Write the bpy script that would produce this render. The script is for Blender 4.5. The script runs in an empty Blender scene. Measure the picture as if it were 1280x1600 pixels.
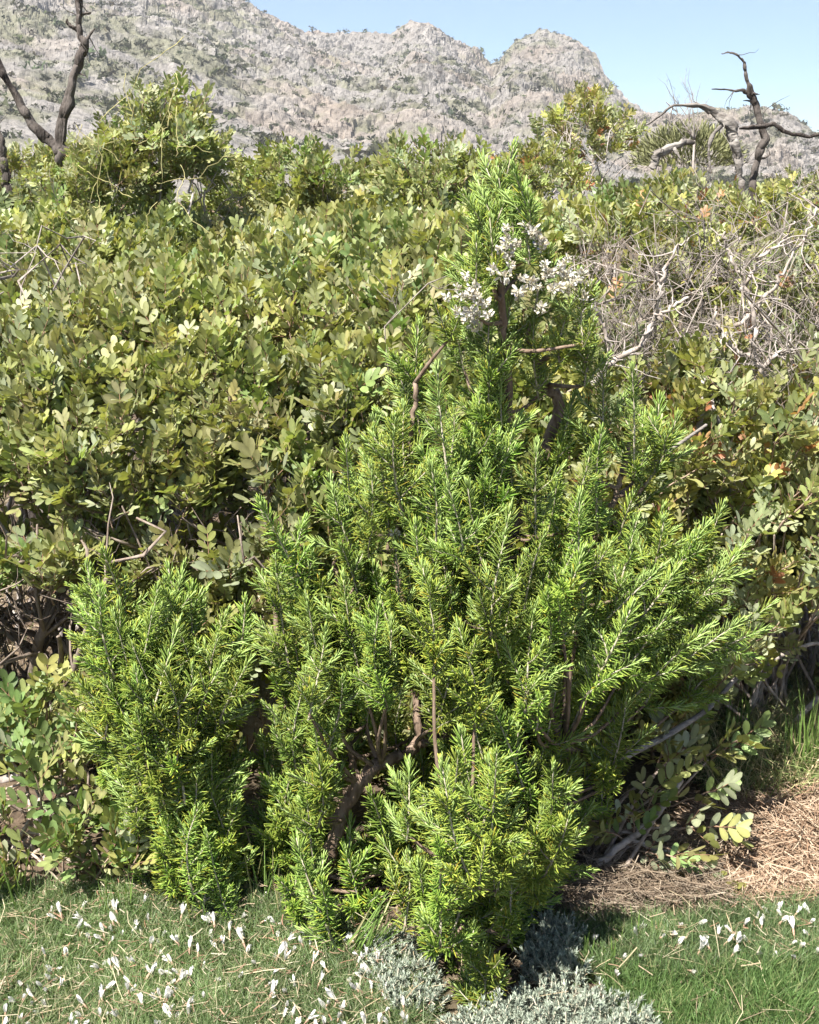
import bpy, math, random
import numpy as np
from mathutils import Vector, Matrix
R = math.radians
rng = np.random.default_rng(11)
C = bpy.context.scene.collection
scene = bpy.context.scene

# ------------------------------------------------------------------ camera, sky, sun, exposure
FPX, CAMZ, PITCH = 1931.0, 1.30, R(14.8)
cam_d = bpy.data.cameras.new('camera'); cam = bpy.data.objects.new('camera', cam_d); C.objects.link(cam)
cam.location = (0, 0, CAMZ); cam.rotation_euler = (R(90) - PITCH, 0, 0)
cam_d.sensor_fit = 'VERTICAL'; cam_d.sensor_height = 24.0; cam_d.lens = 24.0 * FPX / 1600.0
cam_d.clip_start = 0.05; cam_d.clip_end = 6000
scene.camera = cam

SUN = Vector((-0.32, -0.40, 0.83)).normalized()
world = bpy.data.worlds.new('World'); scene.world = world; world.use_nodes = True
wn = world.node_tree.nodes; wl = world.node_tree.links
sky = wn.new('ShaderNodeTexSky'); sky.sky_type = 'NISHITA'; sky.sun_disc = False
sky.sun_elevation = math.asin(SUN.z); sky.sun_rotation = math.atan2(SUN.x, SUN.y)
sky.altitude = 1200; sky.air_density = 0.85; sky.dust_density = 0.25; sky.ozone_density = 3.2
bg = wn['Background']; bg.inputs['Strength'].default_value = 0.050
wl.new(sky.outputs[0], bg.inputs['Color'])
sun_d = bpy.data.lights.new('sun', 'SUN'); sun_d.energy = 5.0; sun_d.angle = R(0.53); sun_d.color = (1.0, 0.955, 0.88)
sun = bpy.data.objects.new('sun', sun_d); C.objects.link(sun); sun.location = (-20, 5, 50)
sun.rotation_euler = (-SUN).to_track_quat('-Z', 'Y').to_euler()
vs = scene.view_settings
vs.view_transform = 'Standard'; vs.look = 'None'; vs.gamma = 1.0; vs.use_curve_mapping = False
vs.exposure = 1.76
cy = scene.cycles
cy.max_bounces = 10; cy.diffuse_bounces = 8; cy.transmission_bounces = 8; cy.glossy_bounces = 2; cy.transparent_max_bounces = 4
cy.volume_bounces = 0
cy.use_adaptive_sampling = True; cy.adaptive_threshold = 0.02

# ------------------------------------------------------------------ helpers
CP, SP = math.cos(PITCH), math.sin(PITCH)
def at(px, py, Y):
    """point seen at photo pixel (px, py) that stands Y metres down the view axis on the ground plan"""
    u = (px - 640.0) / FPX; v = (800.0 - py) / FPX
    d = np.array([u, CP + v * SP, -SP + v * CP])
    return np.array([0, 0, CAMZ]) + d * (Y / d[1])
def ground_at(px, py, z=0.0):
    u = (px - 640.0) / FPX; v = (800.0 - py) / FPX
    d = np.array([u, CP + v * SP, -SP + v * CP])
    return np.array([0, 0, CAMZ]) + d * ((z - CAMZ) / d[2])
def project(P):
    P = np.atleast_2d(P); x = P[:, 0]; y = P[:, 1]; z = P[:, 2] - CAMZ
    dep = y * CP - z * SP; up = y * SP + z * CP
    return np.stack([640 + FPX * x / dep, 800 - FPX * up / dep, dep], 1)
def in_poly(x, y, poly):
    x = np.asarray(x, float); y = np.asarray(y, float); ins = np.zeros(x.shape, bool); n = len(poly)
    for i in range(n):
        x1, y1 = poly[i]; x2, y2 = poly[(i + 1) % n]
        c = ((y1 > y) != (y2 > y)) & (x < (x2 - x1) * (y - y1) / (y2 - y1 + 1e-12) + x1)
        ins ^= c
    return ins
def nrm(v):
    v = np.asarray(v, float); return v / (np.linalg.norm(v, axis=-1, keepdims=True) + 1e-12)
def _h(ix, iy, iz, s):
    n = (ix.astype(np.int64) * 374761393 + iy.astype(np.int64) * 668265263 + iz.astype(np.int64) * 2147483647 + s * 974634777) & 0x7fffffff
    n = ((n ^ (n >> 13)) * 1274126177) & 0x7fffffff
    n = ((n ^ (n >> 16)) * 60493) & 0x7fffffff
    return (n & 0xffff) / 65535.0
def vnoise(P, s=0):
    P = np.asarray(P, float); i = np.floor(P).astype(np.int64); f = P - i; f = f * f * (3 - 2 * f)
    r = 0
    for dx in (0, 1):
        wx = f[..., 0] if dx else 1 - f[..., 0]
        for dy in (0, 1):
            wy = f[..., 1] if dy else 1 - f[..., 1]
            for dz in (0, 1):
                wz = f[..., 2] if dz else 1 - f[..., 2]
                r = r + wx * wy * wz * _h(i[..., 0] + dx, i[..., 1] + dy, i[..., 2] + dz, s)
    return r * 2 - 1
def fbm(P, o=4, s=0, g=0.5):
    a = 1.0; r = 0; P = np.asarray(P, float)
    for k in range(o):
        r = r + a * vnoise(P * 2.03 ** k + 17.3 * k, s + k); a *= g
    return r
def worley(P, s=0):
    """distance to nearest / second nearest jittered cell point and a cell id value"""
    P = np.asarray(P, float); i = np.floor(P).astype(np.int64)
    d1 = np.full(P.shape[:-1], 9.0); d2 = d1.copy(); idv = np.zeros_like(d1)
    for dx in (-1, 0, 1):
        for dy in (-1, 0, 1):
            for dz in (-1, 0, 1):
                c = i + np.array([dx, dy, dz])
                q = np.stack([_h(c[..., 0], c[..., 1], c[..., 2], s + k) for k in range(3)], -1) + c
                d = np.linalg.norm(q - P, axis=-1); v = _h(c[..., 0], c[..., 1], c[..., 2], s + 7)
                m = d < d1
                d2 = np.where(m, d1, np.minimum(d2, d)); idv = np.where(m, v, idv); d1 = np.where(m, d, d1)
    return d1, d2, idv

class MB:
    """collects quads and triangles with a tint and a material slot, builds ONE mesh"""
    def __init__(s): s.V = []; s.Q = []; s.T = []; s.qm = []; s.tm = []; s.C = []; s.n = 0
    def add(s, V, Q=None, T=None, qm=0, tm=0, col=(1, 1, 1)):
        V = np.asarray(V, float).reshape(-1, 3); n = len(V)
        if Q is not None and len(Q):
            Q = np.asarray(Q, np.int64).reshape(-1, 4); s.Q.append(Q + s.n); s.qm.append(np.broadcast_to(np.asarray(qm), (len(Q),)))
        if T is not None and len(T):
            T = np.asarray(T, np.int64).reshape(-1, 3); s.T.append(T + s.n); s.tm.append(np.broadcast_to(np.asarray(tm), (len(T),)))
        s.V.append(V); s.C.append(np.broadcast_to(np.asarray(col, float), (n, 3))); s.n += n
    def stamp(s, tmpl, M, col=None):
        """tmpl = (V, Q, T, qm, tm, C); M (n,4,4) transforms; col (n,3) multiplies the tint"""
        V, Q, T, qm, tm, Cc = tmpl; n = len(M); k = len(V)
        W = np.einsum('nij,kj->nki', M[:, :3, :3], V) + M[:, None, :3, 3]
        off = (np.arange(n) * k)[:, None, None]
        cc = np.broadcast_to(Cc[None], (n, k, 3))
        if col is not None: cc = cc * col[:, None, :]
        Qa = (Q[None] + off).reshape(-1, 4) if len(Q) else None
        Ta = (T[None] + off).reshape(-1, 3) if len(T) else None
        s.add(W.reshape(-1, 3), Qa, Ta, np.tile(qm, n), np.tile(tm, n), cc.reshape(-1, 3))
    def arrays(s):
        V = np.concatenate(s.V); Cc = np.concatenate(s.C)
        Q = np.concatenate(s.Q) if s.Q else np.zeros((0, 4), np.int64); T = np.concatenate(s.T) if s.T else np.zeros((0, 3), np.int64)
        qm = np.concatenate(s.qm) if s.qm else np.zeros(0, int); tm = np.concatenate(s.tm) if s.tm else np.zeros(0, int)
        return V, Q, T, qm, tm, Cc
    def mesh(s, name, mats, smooth=True):
        V, Q, T, qm, tm, Cc = s.arrays()
        me = bpy.data.meshes.new(name); me.vertices.add(len(V)); me.vertices.foreach_set('co', V.astype(np.float32).ravel())
        li = np.concatenate([Q.ravel(), T.ravel()]).astype(np.int32)
        me.loops.add(len(li)); me.loops.foreach_set('vertex_index', li)
        npoly = len(Q) + len(T); me.polygons.add(npoly)
        st = np.concatenate([np.arange(len(Q)) * 4, len(Q) * 4 + np.arange(len(T)) * 3]).astype(np.int32)
        me.polygons.foreach_set('loop_start', st)
        me.polygons.foreach_set('material_index', np.concatenate([qm, tm]).astype(np.int32))
        me.polygons.foreach_set('use_smooth', np.full(npoly, smooth))
        a = me.color_attributes.new('tint', 'FLOAT_COLOR', 'POINT')
        a.data.foreach_set('color', np.concatenate([Cc, np.ones((len(V), 1))], 1).astype(np.float32).ravel())
        for m in (mats if isinstance(mats, (list, tuple)) else [mats]): me.materials.append(m)
        me.update(calc_edges=True)
        return me

def obj(name, me, parent=None, loc=None, mat=None, kind=None, label=None, cat=None, group=None):
    o = bpy.data.objects.new(name, me); C.objects.link(o)
    if parent is not None: o.parent = parent
    if mat is not None: o.matrix_basis = Matrix(mat.tolist()) if isinstance(mat, np.ndarray) else mat
    if loc is not None: o.location = loc
    if kind: o['kind'] = kind
    if label: o['label'] = label
    if cat: o['category'] = cat
    if group: o['group'] = group
    return o
def thing(name, label, cat, loc, group=None):
    return obj(name, None, None, tuple(float(q) for q in loc), label=label, cat=cat, group=group)
def child_loc(root, p): return np.asarray(p, float) - np.array(root.location)

def frame_z(d, up=None, roll=None):
    """3x3 with its z axis along d"""
    d = nrm(d); ref = np.array([0, 0, 1.0]) if abs(d[2]) < 0.95 else np.array([1.0, 0, 0])
    if up is not None: ref = np.asarray(up, float)
    x = nrm(np.cross(ref, d)); y = np.cross(d, x)
    m = np.stack([x, y, d], 1)
    if roll is not None:
        c, s_ = math.cos(roll), math.sin(roll); m = m @ np.array([[c, -s_, 0], [s_, c, 0], [0, 0, 1]])
    return m
def mat4(m3, p, s=1.0):
    M = np.eye(4); M[:3, :3] = m3 * s; M[:3, 3] = p; return M
def smooth_path(P, R_, n):
    P = np.asarray(P, float); R_ = np.asarray(R_, float); k = len(P)
    Pp = np.concatenate([[2 * P[0] - P[1]], P, [2 * P[-1] - P[-2]]]); t = np.linspace(0, k - 1, n)
    i = np.clip(np.floor(t).astype(int), 0, k - 2); f = (t - i)[:, None]
    p0, p1, p2, p3 = Pp[i], Pp[i + 1], Pp[i + 2], Pp[i + 3]
    Q = 0.5 * (2 * p1 + (p2 - p0) * f + (2 * p0 - 5 * p1 + 4 * p2 - p3) * f ** 2 + (3 * p1 - p0 - 3 * p2 + p3) * f ** 3)
    return Q, np.interp(t, np.arange(k), R_)
def tube(mb, P, rad, sides=5, mat=0, col=(1, 1, 1), gnarl=0.0, seed=0):
    P = np.asarray(P, float); n = len(P); rad = np.broadcast_to(np.asarray(rad, float), (n,))
    T = nrm(np.gradient(P, axis=0)); m = nrm(P[-1] - P[0])
    ref = np.array([0.31, 0.17, 1.0]) if abs(m[2]) < 0.8 else np.array([1.0, 0.23, 0.1])
    N = nrm(np.cross(T, ref)); B = np.cross(T, N)
    a = np.arange(sides) * 2 * math.pi / sides
    rr = np.broadcast_to(rad[:, None], (n, sides)).copy()
    if gnarl:
        L = np.concatenate([[0], np.cumsum(np.linalg.norm(np.diff(P, axis=0), axis=1))])
        tw = L[:, None] * 3 + a[None]
        q = np.stack([np.cos(tw) * 1.6, np.sin(tw) * 1.6, np.broadcast_to(L[:, None] * 3, tw.shape)], -1)
        q2 = np.stack([np.cos(tw) * 4, np.sin(tw) * 4, np.broadcast_to(L[:, None] * 8, tw.shape)], -1)
        rr = rr * (1 + gnarl * (vnoise(q, seed) + 0.7 * vnoise(q2, seed + 3)))
    V = P[:, None] + rr[..., None] * (np.cos(a)[None, :, None] * N[:, None] + np.sin(a)[None, :, None] * B[:, None])
    V = np.concatenate([V.reshape(-1, 3), [P[0] - T[0] * rad[0] * 0.3], [P[-1] + T[-1] * rad[-1] * 0.8]])
    i = np.arange(n - 1)[:, None] * sides; j = np.arange(sides)[None]; j2 = (j + 1) % sides
    Q = np.stack([i + j, i + j2, i + sides + j2, i + sides + j], -1).reshape(-1, 4)
    b = n * sides; jj = np.arange(sides); e = (n - 1) * sides
    Tt = np.concatenate([np.stack([(jj + 1) % sides, jj, np.full(sides, b)], 1), np.stack([e + jj, e + (jj + 1) % sides, np.full(sides, b + 1)], 1)])
    mb.add(V, Q, Tt, mat, mat, col)
def wander(p0, p1, n, amp, g):
    """a crooked path from p0 to p1"""
    p0 = np.asarray(p0, float); p1 = np.asarray(p1, float); L = np.linalg.norm(p1 - p0); t = np.linspace(0, 1, n)[:, None]
    w = g.normal(0, 1, (n, 3)).cumsum(0); w = w - w[:1] - t * (w[-1:] - w[:1])
    return p0 + (p1 - p0) * t + w * amp * L / math.sqrt(n)

# ------------------------------------------------------------------ materials
def new_mat(name):
    m = bpy.data.materials.new(name); m.use_nodes = True; nt = m.node_tree; nt.nodes.clear()
    out = nt.nodes.new('ShaderNodeOutputMaterial'); return m, nt, nt.nodes, nt.links, out
def leaf_mat(name, base, rough=0.42, transl=0.28, tcol=(1.25, 1.35, 0.55), rnd=0.22, spec=0.45, hue=0.02, nscale=60.0, namt=0.35):
    m, nt, N, L, out = new_mat(name)
    at_ = N.new('ShaderNodeAttribute'); at_.attribute_name = 'tint'
    mul = N.new('ShaderNodeMix'); mul.data_type = 'RGBA'; mul.blend_type = 'MULTIPLY'; mul.inputs[0].default_value = 1
    mul.inputs[7].default_value = (*base, 1); L.new(at_.outputs['Color'], mul.inputs[6])
    oi = N.new('ShaderNodeObjectInfo'); hs = N.new('ShaderNodeHueSaturation')
    mr = N.new('ShaderNodeMapRange'); mr.inputs[3].default_value = 1 - rnd; mr.inputs[4].default_value = 1 + rnd; L.new(oi.outputs['Random'], mr.inputs[0])
    m2 = N.new('ShaderNodeMath'); m2.operation = 'MULTIPLY'; m2.inputs[1].default_value = 7.31; L.new(oi.outputs['Random'], m2.inputs[0])
    fr = N.new('ShaderNodeMath'); fr.operation = 'FRACT'; L.new(m2.outputs[0], fr.inputs[0])
    mh = N.new('ShaderNodeMapRange'); mh.inputs[3].default_value = 0.5 - hue; mh.inputs[4].default_value = 0.5 + hue; L.new(fr.outputs[0], mh.inputs[0])
    tc = N.new('ShaderNodeTexCoord'); nz = N.new('ShaderNodeTexNoise'); nz.inputs['Scale'].default_value = nscale; nz.inputs['Detail'].default_value = 2
    L.new(tc.outputs['Object'], nz.inputs['Vector'])
    mn = N.new('ShaderNodeMapRange'); mn.inputs[3].default_value = 1 - namt; mn.inputs[4].default_value = 1 + namt; L.new(nz.outputs['Fac'], mn.inputs[0])
    mv = N.new('ShaderNodeMath'); mv.operation = 'MULTIPLY'; L.new(mr.outputs[0], mv.inputs[0]); L.new(mn.outputs[0], mv.inputs[1])
    L.new(mul.outputs[2], hs.inputs['Color']); L.new(mv.outputs[0], hs.inputs['Value']); L.new(mh.outputs[0], hs.inputs['Hue'])
    p = N.new('ShaderNodeBsdfPrincipled'); p.inputs['Roughness'].default_value = rough; p.inputs['Specular IOR Level'].default_value = spec
    L.new(hs.outputs[0], p.inputs['Base Color'])
    tr = N.new('ShaderNodeBsdfTranslucent'); tm = N.new('ShaderNodeMix'); tm.data_type = 'RGBA'; tm.blend_type = 'MULTIPLY'; tm.inputs[0].default_value = 1
    tm.inputs[7].default_value = (*tcol, 1); L.new(hs.outputs[0], tm.inputs[6]); L.new(tm.outputs[2], tr.inputs['Color'])
    mx = N.new('ShaderNodeMixShader'); mx.inputs[0].default_value = transl
    L.new(p.outputs[0], mx.inputs[1]); L.new(tr.outputs[0], mx.inputs[2]); L.new(mx.outputs[0], out.inputs[0])
    return m
def rough_mat(name, c1, c2, scale=30, stretch=(1, 1, 1), bump=0.4, rough=0.9, detail=5, use_tint=True, bdist=0.01, c3=None, scale3=3):
    m, nt, N, L, out = new_mat(name)
    tc = N.new('ShaderNodeTexCoord'); mp = N.new('ShaderNodeMapping'); mp.inputs['Scale'].default_value = stretch; L.new(tc.outputs['Object'], mp.inputs[0])
    nz = N.new('ShaderNodeTexNoise'); nz.inputs['Scale'].default_value = scale; nz.inputs['Detail'].default_value = detail; nz.inputs['Roughness'].default_value = 0.65
    L.new(mp.outputs[0], nz.inputs['Vector'])
    rp = N.new('ShaderNodeValToRGB'); rp.color_ramp.elements[0].position = 0.33; rp.color_ramp.elements[1].position = 0.68
    rp.color_ramp.elements[0].color = (*c1, 1); rp.color_ramp.elements[1].color = (*c2, 1); L.new(nz.outputs['Fac'], rp.inputs[0])
    col = rp.outputs[0]
    if c3:
        n3 = N.new('ShaderNodeTexNoise'); n3.inputs['Scale'].default_value = scale3; n3.inputs['Detail'].default_value = 4; L.new(tc.outputs['Object'], n3.inputs['Vector'])
        r3 = N.new('ShaderNodeValToRGB'); r3.color_ramp.elements[0].position = 0.45; r3.color_ramp.elements[1].position = 0.62; L.new(n3.outputs['Fac'], r3.inputs[0])
        x3 = N.new('ShaderNodeMix'); x3.data_type = 'RGBA'; L.new(r3.outputs[0], x3.inputs[0]); L.new(col, x3.inputs[6]); x3.inputs[7].default_value = (*c3, 1); col = x3.outputs[2]
    if use_tint:
        at_ = N.new('ShaderNodeAttribute'); at_.attribute_name = 'tint'
        mul = N.new('ShaderNodeMix'); mul.data_type = 'RGBA'; mul.blend_type = 'MULTIPLY'; mul.inputs[0].default_value = 1
        L.new(col, mul.inputs[6]); L.new(at_.outputs['Color'], mul.inputs[7]); col = mul.outputs[2]
    p = N.new('ShaderNodeBsdfPrincipled'); p.inputs['Roughness'].default_value = rough; p.inputs['Specular IOR Level'].default_value = 0.2
    L.new(col, p.inputs['Base Color'])
    if bump:
        b = N.new('ShaderNodeBump'); b.inputs['Strength'].default_value = bump; b.inputs['Distance'].default_value = bdist
        L.new(nz.outputs['Fac'], b.inputs['Height']); L.new(b.outputs[0], p.inputs['Normal'])
    L.new(p.outputs[0], out.inputs[0]); return m
W1 = (1.0, 1.0, 1.0)
M_needle = leaf_mat('needle_green', W1, rough=0.45, transl=0.48, tcol=(1.18, 1.28, 0.42), rnd=0.22, spec=0.32, hue=0.018, namt=0.15)
M_pale = leaf_mat('needle_underside', W1, rough=0.7, transl=0.15, rnd=0.12, spec=0.2, namt=0.15)
M_leaf = leaf_mat('mastic_leaf', W1, rough=0.52, transl=0.36, tcol=(1.12, 1.15, 0.55), rnd=0.24, spec=0.5, hue=0.018)
M_grass = leaf_mat('grass_blade', W1, rough=0.5, transl=0.3, rnd=0.0, spec=0.35, hue=0.0, nscale=25, namt=0.3)
M_dry = leaf_mat('dry_straw', W1, rough=0.65, transl=0.15, tcol=(1.1, 1, 0.8), rnd=0.0, spec=0.3, hue=0.0, nscale=40, namt=0.3)
M_petal = leaf_mat('white_petal', W1, rough=0.6, transl=0.3, tcol=(1, 1, 1), rnd=0.05, spec=0.2, hue=0.0, namt=0.1)
M_silver = leaf_mat('silver_leaf', W1, rough=0.85, transl=0.12, tcol=(1, 1.05, 0.9), rnd=0.12, spec=0.1, hue=0.01, namt=0.15)
M_bark = rough_mat('mastic_bark', (0.20, 0.165, 0.14), (0.44, 0.40, 0.37), 55, (1, 1, 0.5), 0.6, bdist=0.004)
M_rbark = rough_mat('rosemary_bark', (0.11, 0.075, 0.05), (0.27, 0.20, 0.15), 70, (1, 1, 0.25), 0.9, bdist=0.006)
M_dead = rough_mat('weathered_dead_wood', (0.012, 0.009, 0.008), (0.10, 0.083, 0.072), 55, (1, 1, 0.18), 1.0, bdist=0.02, c3=(0.13, 0.112, 0.10), scale3=6)
M_grey = rough_mat('silvered_dead_wood', (0.07, 0.058, 0.05), (0.30, 0.275, 0.25), 26, (0.35, 1, 1), 1.0, bdist=0.015)
M_soil = rough_mat('soil_and_litter', (0.045, 0.032, 0.022), (0.145, 0.105, 0.072), 22, (1, 1, 1), 0.9, bdist=0.02, detail=9, use_tint=False, c3=(0.09, 0.075, 0.045), scale3=2.2)
M_rock = rough_mat('grey_stone', (0.17, 0.16, 0.15), (0.36, 0.34, 0.32), 14, (1, 1, 1), 0.9, bdist=0.02, detail=9)

# ------------------------------------------------------------------ ground sheet
def gz(x, y):
    x = np.asarray(x, float); y = np.asarray(y, float)
    fade = np.exp(-((x / 6) ** 2 + ((y - 2.5) / 6) ** 2))
    q = np.stack([x * 1.7, y * 1.7, x * 0], -1)
    z = 0.035 * vnoise(q, 5) + 0.012 * vnoise(q * 4.1, 6)
    z = z + 0.05 * np.clip((x - 0.25) / 0.6, 0, 1) * np.clip((y - 2.0) / 0.5, 0, 1)
    return z * fade
def build_ground():
    s = np.sinh(np.linspace(-1, 1, 171) * 6.9) / math.sinh(6.9)
    gx = s * 640; gy = s * 640 + 2.3
    X, Y = np.meshgrid(gx, gy); Z = gz(X, Y)
    V = np.stack([X, Y, Z], -1).reshape(-1, 3); n = 171
    i = np.arange(n - 1)[:, None] * n + np.arange(n - 1)[None]
    Q = np.stack([i, i + 1, i + n + 1, i + n], -1).reshape(-1, 4)
    mb = MB(); mb.add(V, Q); o = obj('ground', mb.mesh('ground', M_soil), kind='structure'); o['label'] = 'brown stony soil under the shrubs and grass'
build_ground()

# ------------------------------------------------------------------ mountain
RIDGE = [(-900, -330), (-400, -260), (0, -170), (250, -70), (400, 2), (440, 20), (480, 38), (520, 47), (560, 50), (600, 52), (614, 50), (625, 40), (645, 27), (668, 28), (690, 40), (715, 58),
         (735, 70), (752, 84), (768, 104), (780, 98), (792, 82), (805, 70), (830, 66), (852, 63), (870, 72), (890, 78), (903, 80), (920, 92), (934, 106), (946, 130), (962, 150), (978, 165),
         (1015, 178), (1060, 186), (1120, 187), (1180, 196), (1230, 206), (1290, 232), (1400, 262), (1700, 285), (2300, 300)]
def build_mountain():
    rp = np.array([at(a, b, 100.0) - np.array([0, 0, CAMZ]) for a, b in RIDGE])
    raz = np.arctan2(rp[:, 0], rp[:, 1]); rel = rp[:, 2] / np.hypot(rp[:, 0], rp[:, 1])
    nc, nr = 860, 340
    az = np.linspace(R(-25), R(27), nc)
    el = np.interp(az, raz, rel)
    Rd = 470 + 70 * vnoise(np.stack([az * 5, az * 0, az * 0], -1), 3) - 160 * np.clip((az - R(6)) / R(10), 0, 1)
    t = np.concatenate([np.linspace(0, 1, nr - 40), 1 + np.linspace(0.02, 1, 40) ** 1.3 * 0.14])
    A, Tt = np.meshgrid(az, t); E = np.broadcast_to(el, A.shape); RR = np.broadcast_to(Rd, A.shape)
    r = 95 + (RR - 95) * Tt
    zr = E * RR + CAMZ
    up = np.clip(Tt, 0, 1)
    z = -1.5 + (zr + 1.5) * (0.72 * up + 0.28 * up ** 2.2)
    back = np.clip(Tt - 1, 0, 1) * 3; z = np.maximum(z - back * RR * 0.55, -1.5)
    X = r * np.sin(A); Y = r * np.cos(A); P = np.stack([X, Y, z], -1)
    # gullies, crags, boulders
    env = np.clip(up * 2.2, 0, 1) * (1 - 0.25 * np.exp(-((Tt - 1) / 0.05) ** 2))
    warp = P + 9 * np.stack([vnoise(P / 28, 40), vnoise(P / 28, 41), vnoise(P / 28, 42)], -1)
    g1 = fbm(warp * np.array([1, 1, 0.6]) / 62, 3, 50)
    q = (warp @ np.array([[1, 0, 0.35], [0, 1, 0.2], [-0.35, 0, 1]])) * np.array([0.8, 0.8, 1.35])
    d1, d2, idv = worley(q / 13, 60)
    crag = (idv - 0.5) * 1.6 + np.clip((d2 - d1) * 1.6, 0, 0.55) - 0.3
    e1, e2, ide = worley(q / 5.2 + 3, 70)
    crag2 = (ide - 0.5) * 1.2 + np.clip((e2 - e1) * 1.7, 0, 0.5) - 0.3
    h1, h2, idh = worley(warp / 2.1 + 5, 80)
    crag3 = (idh - 0.5) + np.clip((h2 - h1) * 1.5, 0, 0.5) - 0.25
    fine = fbm(P / 1.6, 3, 90)
    rocky = np.clip(0.55 + 1.1 * fbm(P / 45, 3, 91) + 0.35 * (up - 0.4), 0.12, 1)
    disp = 5.5 * g1 + rocky * (1.0 * crag + 0.9 * crag2) + 0.7 * crag3 + 0.6 * fine + 1.5 * fbm(warp / 8, 4, 120) - 1.3 * np.abs(fbm(warp / 5, 3, 130))
    nv = nrm(np.stack([-np.sin(A) * 0.62, -np.cos(A) * 0.62, np.full_like(A, 0.8)], -1))
    D = (env * disp)[..., None]
    P = P + nv * D
    # rock colour and the thin greenery that grows in the pockets
    gr = np.clip(1.5 * (fbm(P / 11, 4, 95) + 0.5 * fbm(P / 2.6, 2, 96)) - 0.9 * rocky + 0.50 - 0.5 * crag * rocky * 0.6, 0, 1)[..., None]
    tone = (1 + 0.16 * fbm(P / 7, 4, 97) + 0.10 * (idh - 0.5) + 0.10 * (ide - 0.5))[..., None]
    warm = np.clip(fbm(P / 19, 3, 98) * 0.9, 0, 1)[..., None]
    rock = np.array([0.215, 0.200, 0.186]) * tone * (1 - warm * np.array([-0.02, 0.09, 0.19]))
    green = np.array([0.14, 0.14, 0.085]) * tone
    col = rock * (1 - 0.75 * gr) + green * 0.75 * gr
    n = nc; i = np.arange(nr - 1)[:, None] * n + np.arange(n - 1)[None]
    Q = np.stack([i, i + 1, i + n + 1, i + n], -1).reshape(-1, 4)
    mb = MB(); mb.add(P.reshape(-1, 3), Q, col=col.reshape(-1, 3))
    m = rough_mat('limestone', (0.66, 0.66, 0.66), (1.22, 1.22, 1.22), 0.9, (1, 1, 1), 1.0, bdist=0.9, detail=8)
    o = obj('mountain', mb.mesh('mountain', m, smooth=False), kind='structure'); o['label'] = 'rocky grey limestone mountain behind the hedge'
    # bushes dotted over the slope
    g = np.random.default_rng(5); k = 5200
    w = (0.25 + gr[..., 0]) * (Tt < 1.0) * (Tt > 0.05) * r
    pr = w.ravel() / w.sum(); pick = g.choice(len(pr), k, p=pr)
    c = P.reshape(-1, 3)[pick] + np.array([0, 0, 0.2]); size = g.lognormal(-0.45, 0.45, k).clip(0.25, 1.9)
    mb = MB(); nf = 22
    d = nrm(g.normal(0, 1, (k, nf, 3))); d[..., 2] = np.abs(d[..., 2]) * 0.9
    cc = c[:, None] + d * size[:, None, None] * g.uniform(0.45, 1.0, (k, nf, 1)) * np.array([1, 1, 0.7])
    e = g.normal(0, 1, (k, nf, 3, 3)) * (size * 0.24)[:, None, None, None]
    V = (cc[:, :, None] + e).reshape(-1, 3); T = np.arange(k * nf * 3).reshape(-1, 3)
    tc = np.array([0.05, 0.055, 0.03]) * g.uniform(0.6, 1.5, (k, 1)) * (1 + g.normal(0, 0.08, (k, 3)))
    mb.add(V, None, T, col=np.repeat(tc, nf * 3, 0))
    o = obj('scrub', mb.mesh('scrub', M_silver, smooth=False), kind='stuff'); o['label'] = 'dark green low scrub dotted over the mountain slope'; o['category'] = 'scrub'
build_mountain()

# ------------------------------------------------------------------ leaf and twig templates
def needle_template():
    """closed three-sided needle along +z, upper side towards +y: two green faces and one pale underside"""
    st = [(0.0, 0.35, 0.0), (0.3, 1.0, 0.010), (0.72, 0.95, 0.0), (1.0, 0.25, -0.05)]
    V = []
    for s, w, c in st: V += [(-0.5 * w, c / 0.1 * 0.0 - 0.0, s), (0.0, 0.36 * w, s), (0.5 * w, 0.0, s)]
    V = np.array(V); Q = []; qm = []
    for i in range(3):
        a = i * 3; b = a + 3
        Q += [(a, a + 1, b + 1, b), (a + 1, a + 2, b + 2, b + 1), (a + 2, a, b, b + 2)]; qm += [0, 0, 1]
    T = [(9, 10, 11)]
    return V, np.array(Q), np.array(T), np.array(qm), np.array([0])
NV, NQ, NT, NQM, NTM = needle_template()
def add_needles(mb, P, D, Nn, L, Wd, bend, col_top, col_und):
    """P base, D direction, Nn upper normal (n,3); bend curls the needle towards its upper side"""
    n = len(P); X = np.cross(Nn, D)
    s = NV[:, 2][None]; x = NV[:, 0][None] * Wd[:, None]; y = NV[:, 1][None] * Wd[:, None] + bend[:, None] * L[:, None] * s ** 2
    W = P[:, None] + X[:, None] * x[..., None] + Nn[:, None] * y[..., None] + D[:, None] * (s * L[:, None])[..., None]
    k = len(NV); off = (np.arange(n) * k)[:, None, None]
    tipc = np.clip((NV[:, 2] - 0.6) / 0.4, 0, 1)[None, :, None] * np.array([0.35, 0.12, -0.1])
    cc = col_top[:, None, :] * (1 + tipc)
    # the underside is a face of its own material slot, tinted through the same attribute
    mb.add(W.reshape(-1, 3), (NQ[None] + off).reshape(-1, 4), (NT[None] + off).reshape(-1, 3), np.tile(NQM, n), np.tile(NTM, n), cc.reshape(-1, 3))
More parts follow.
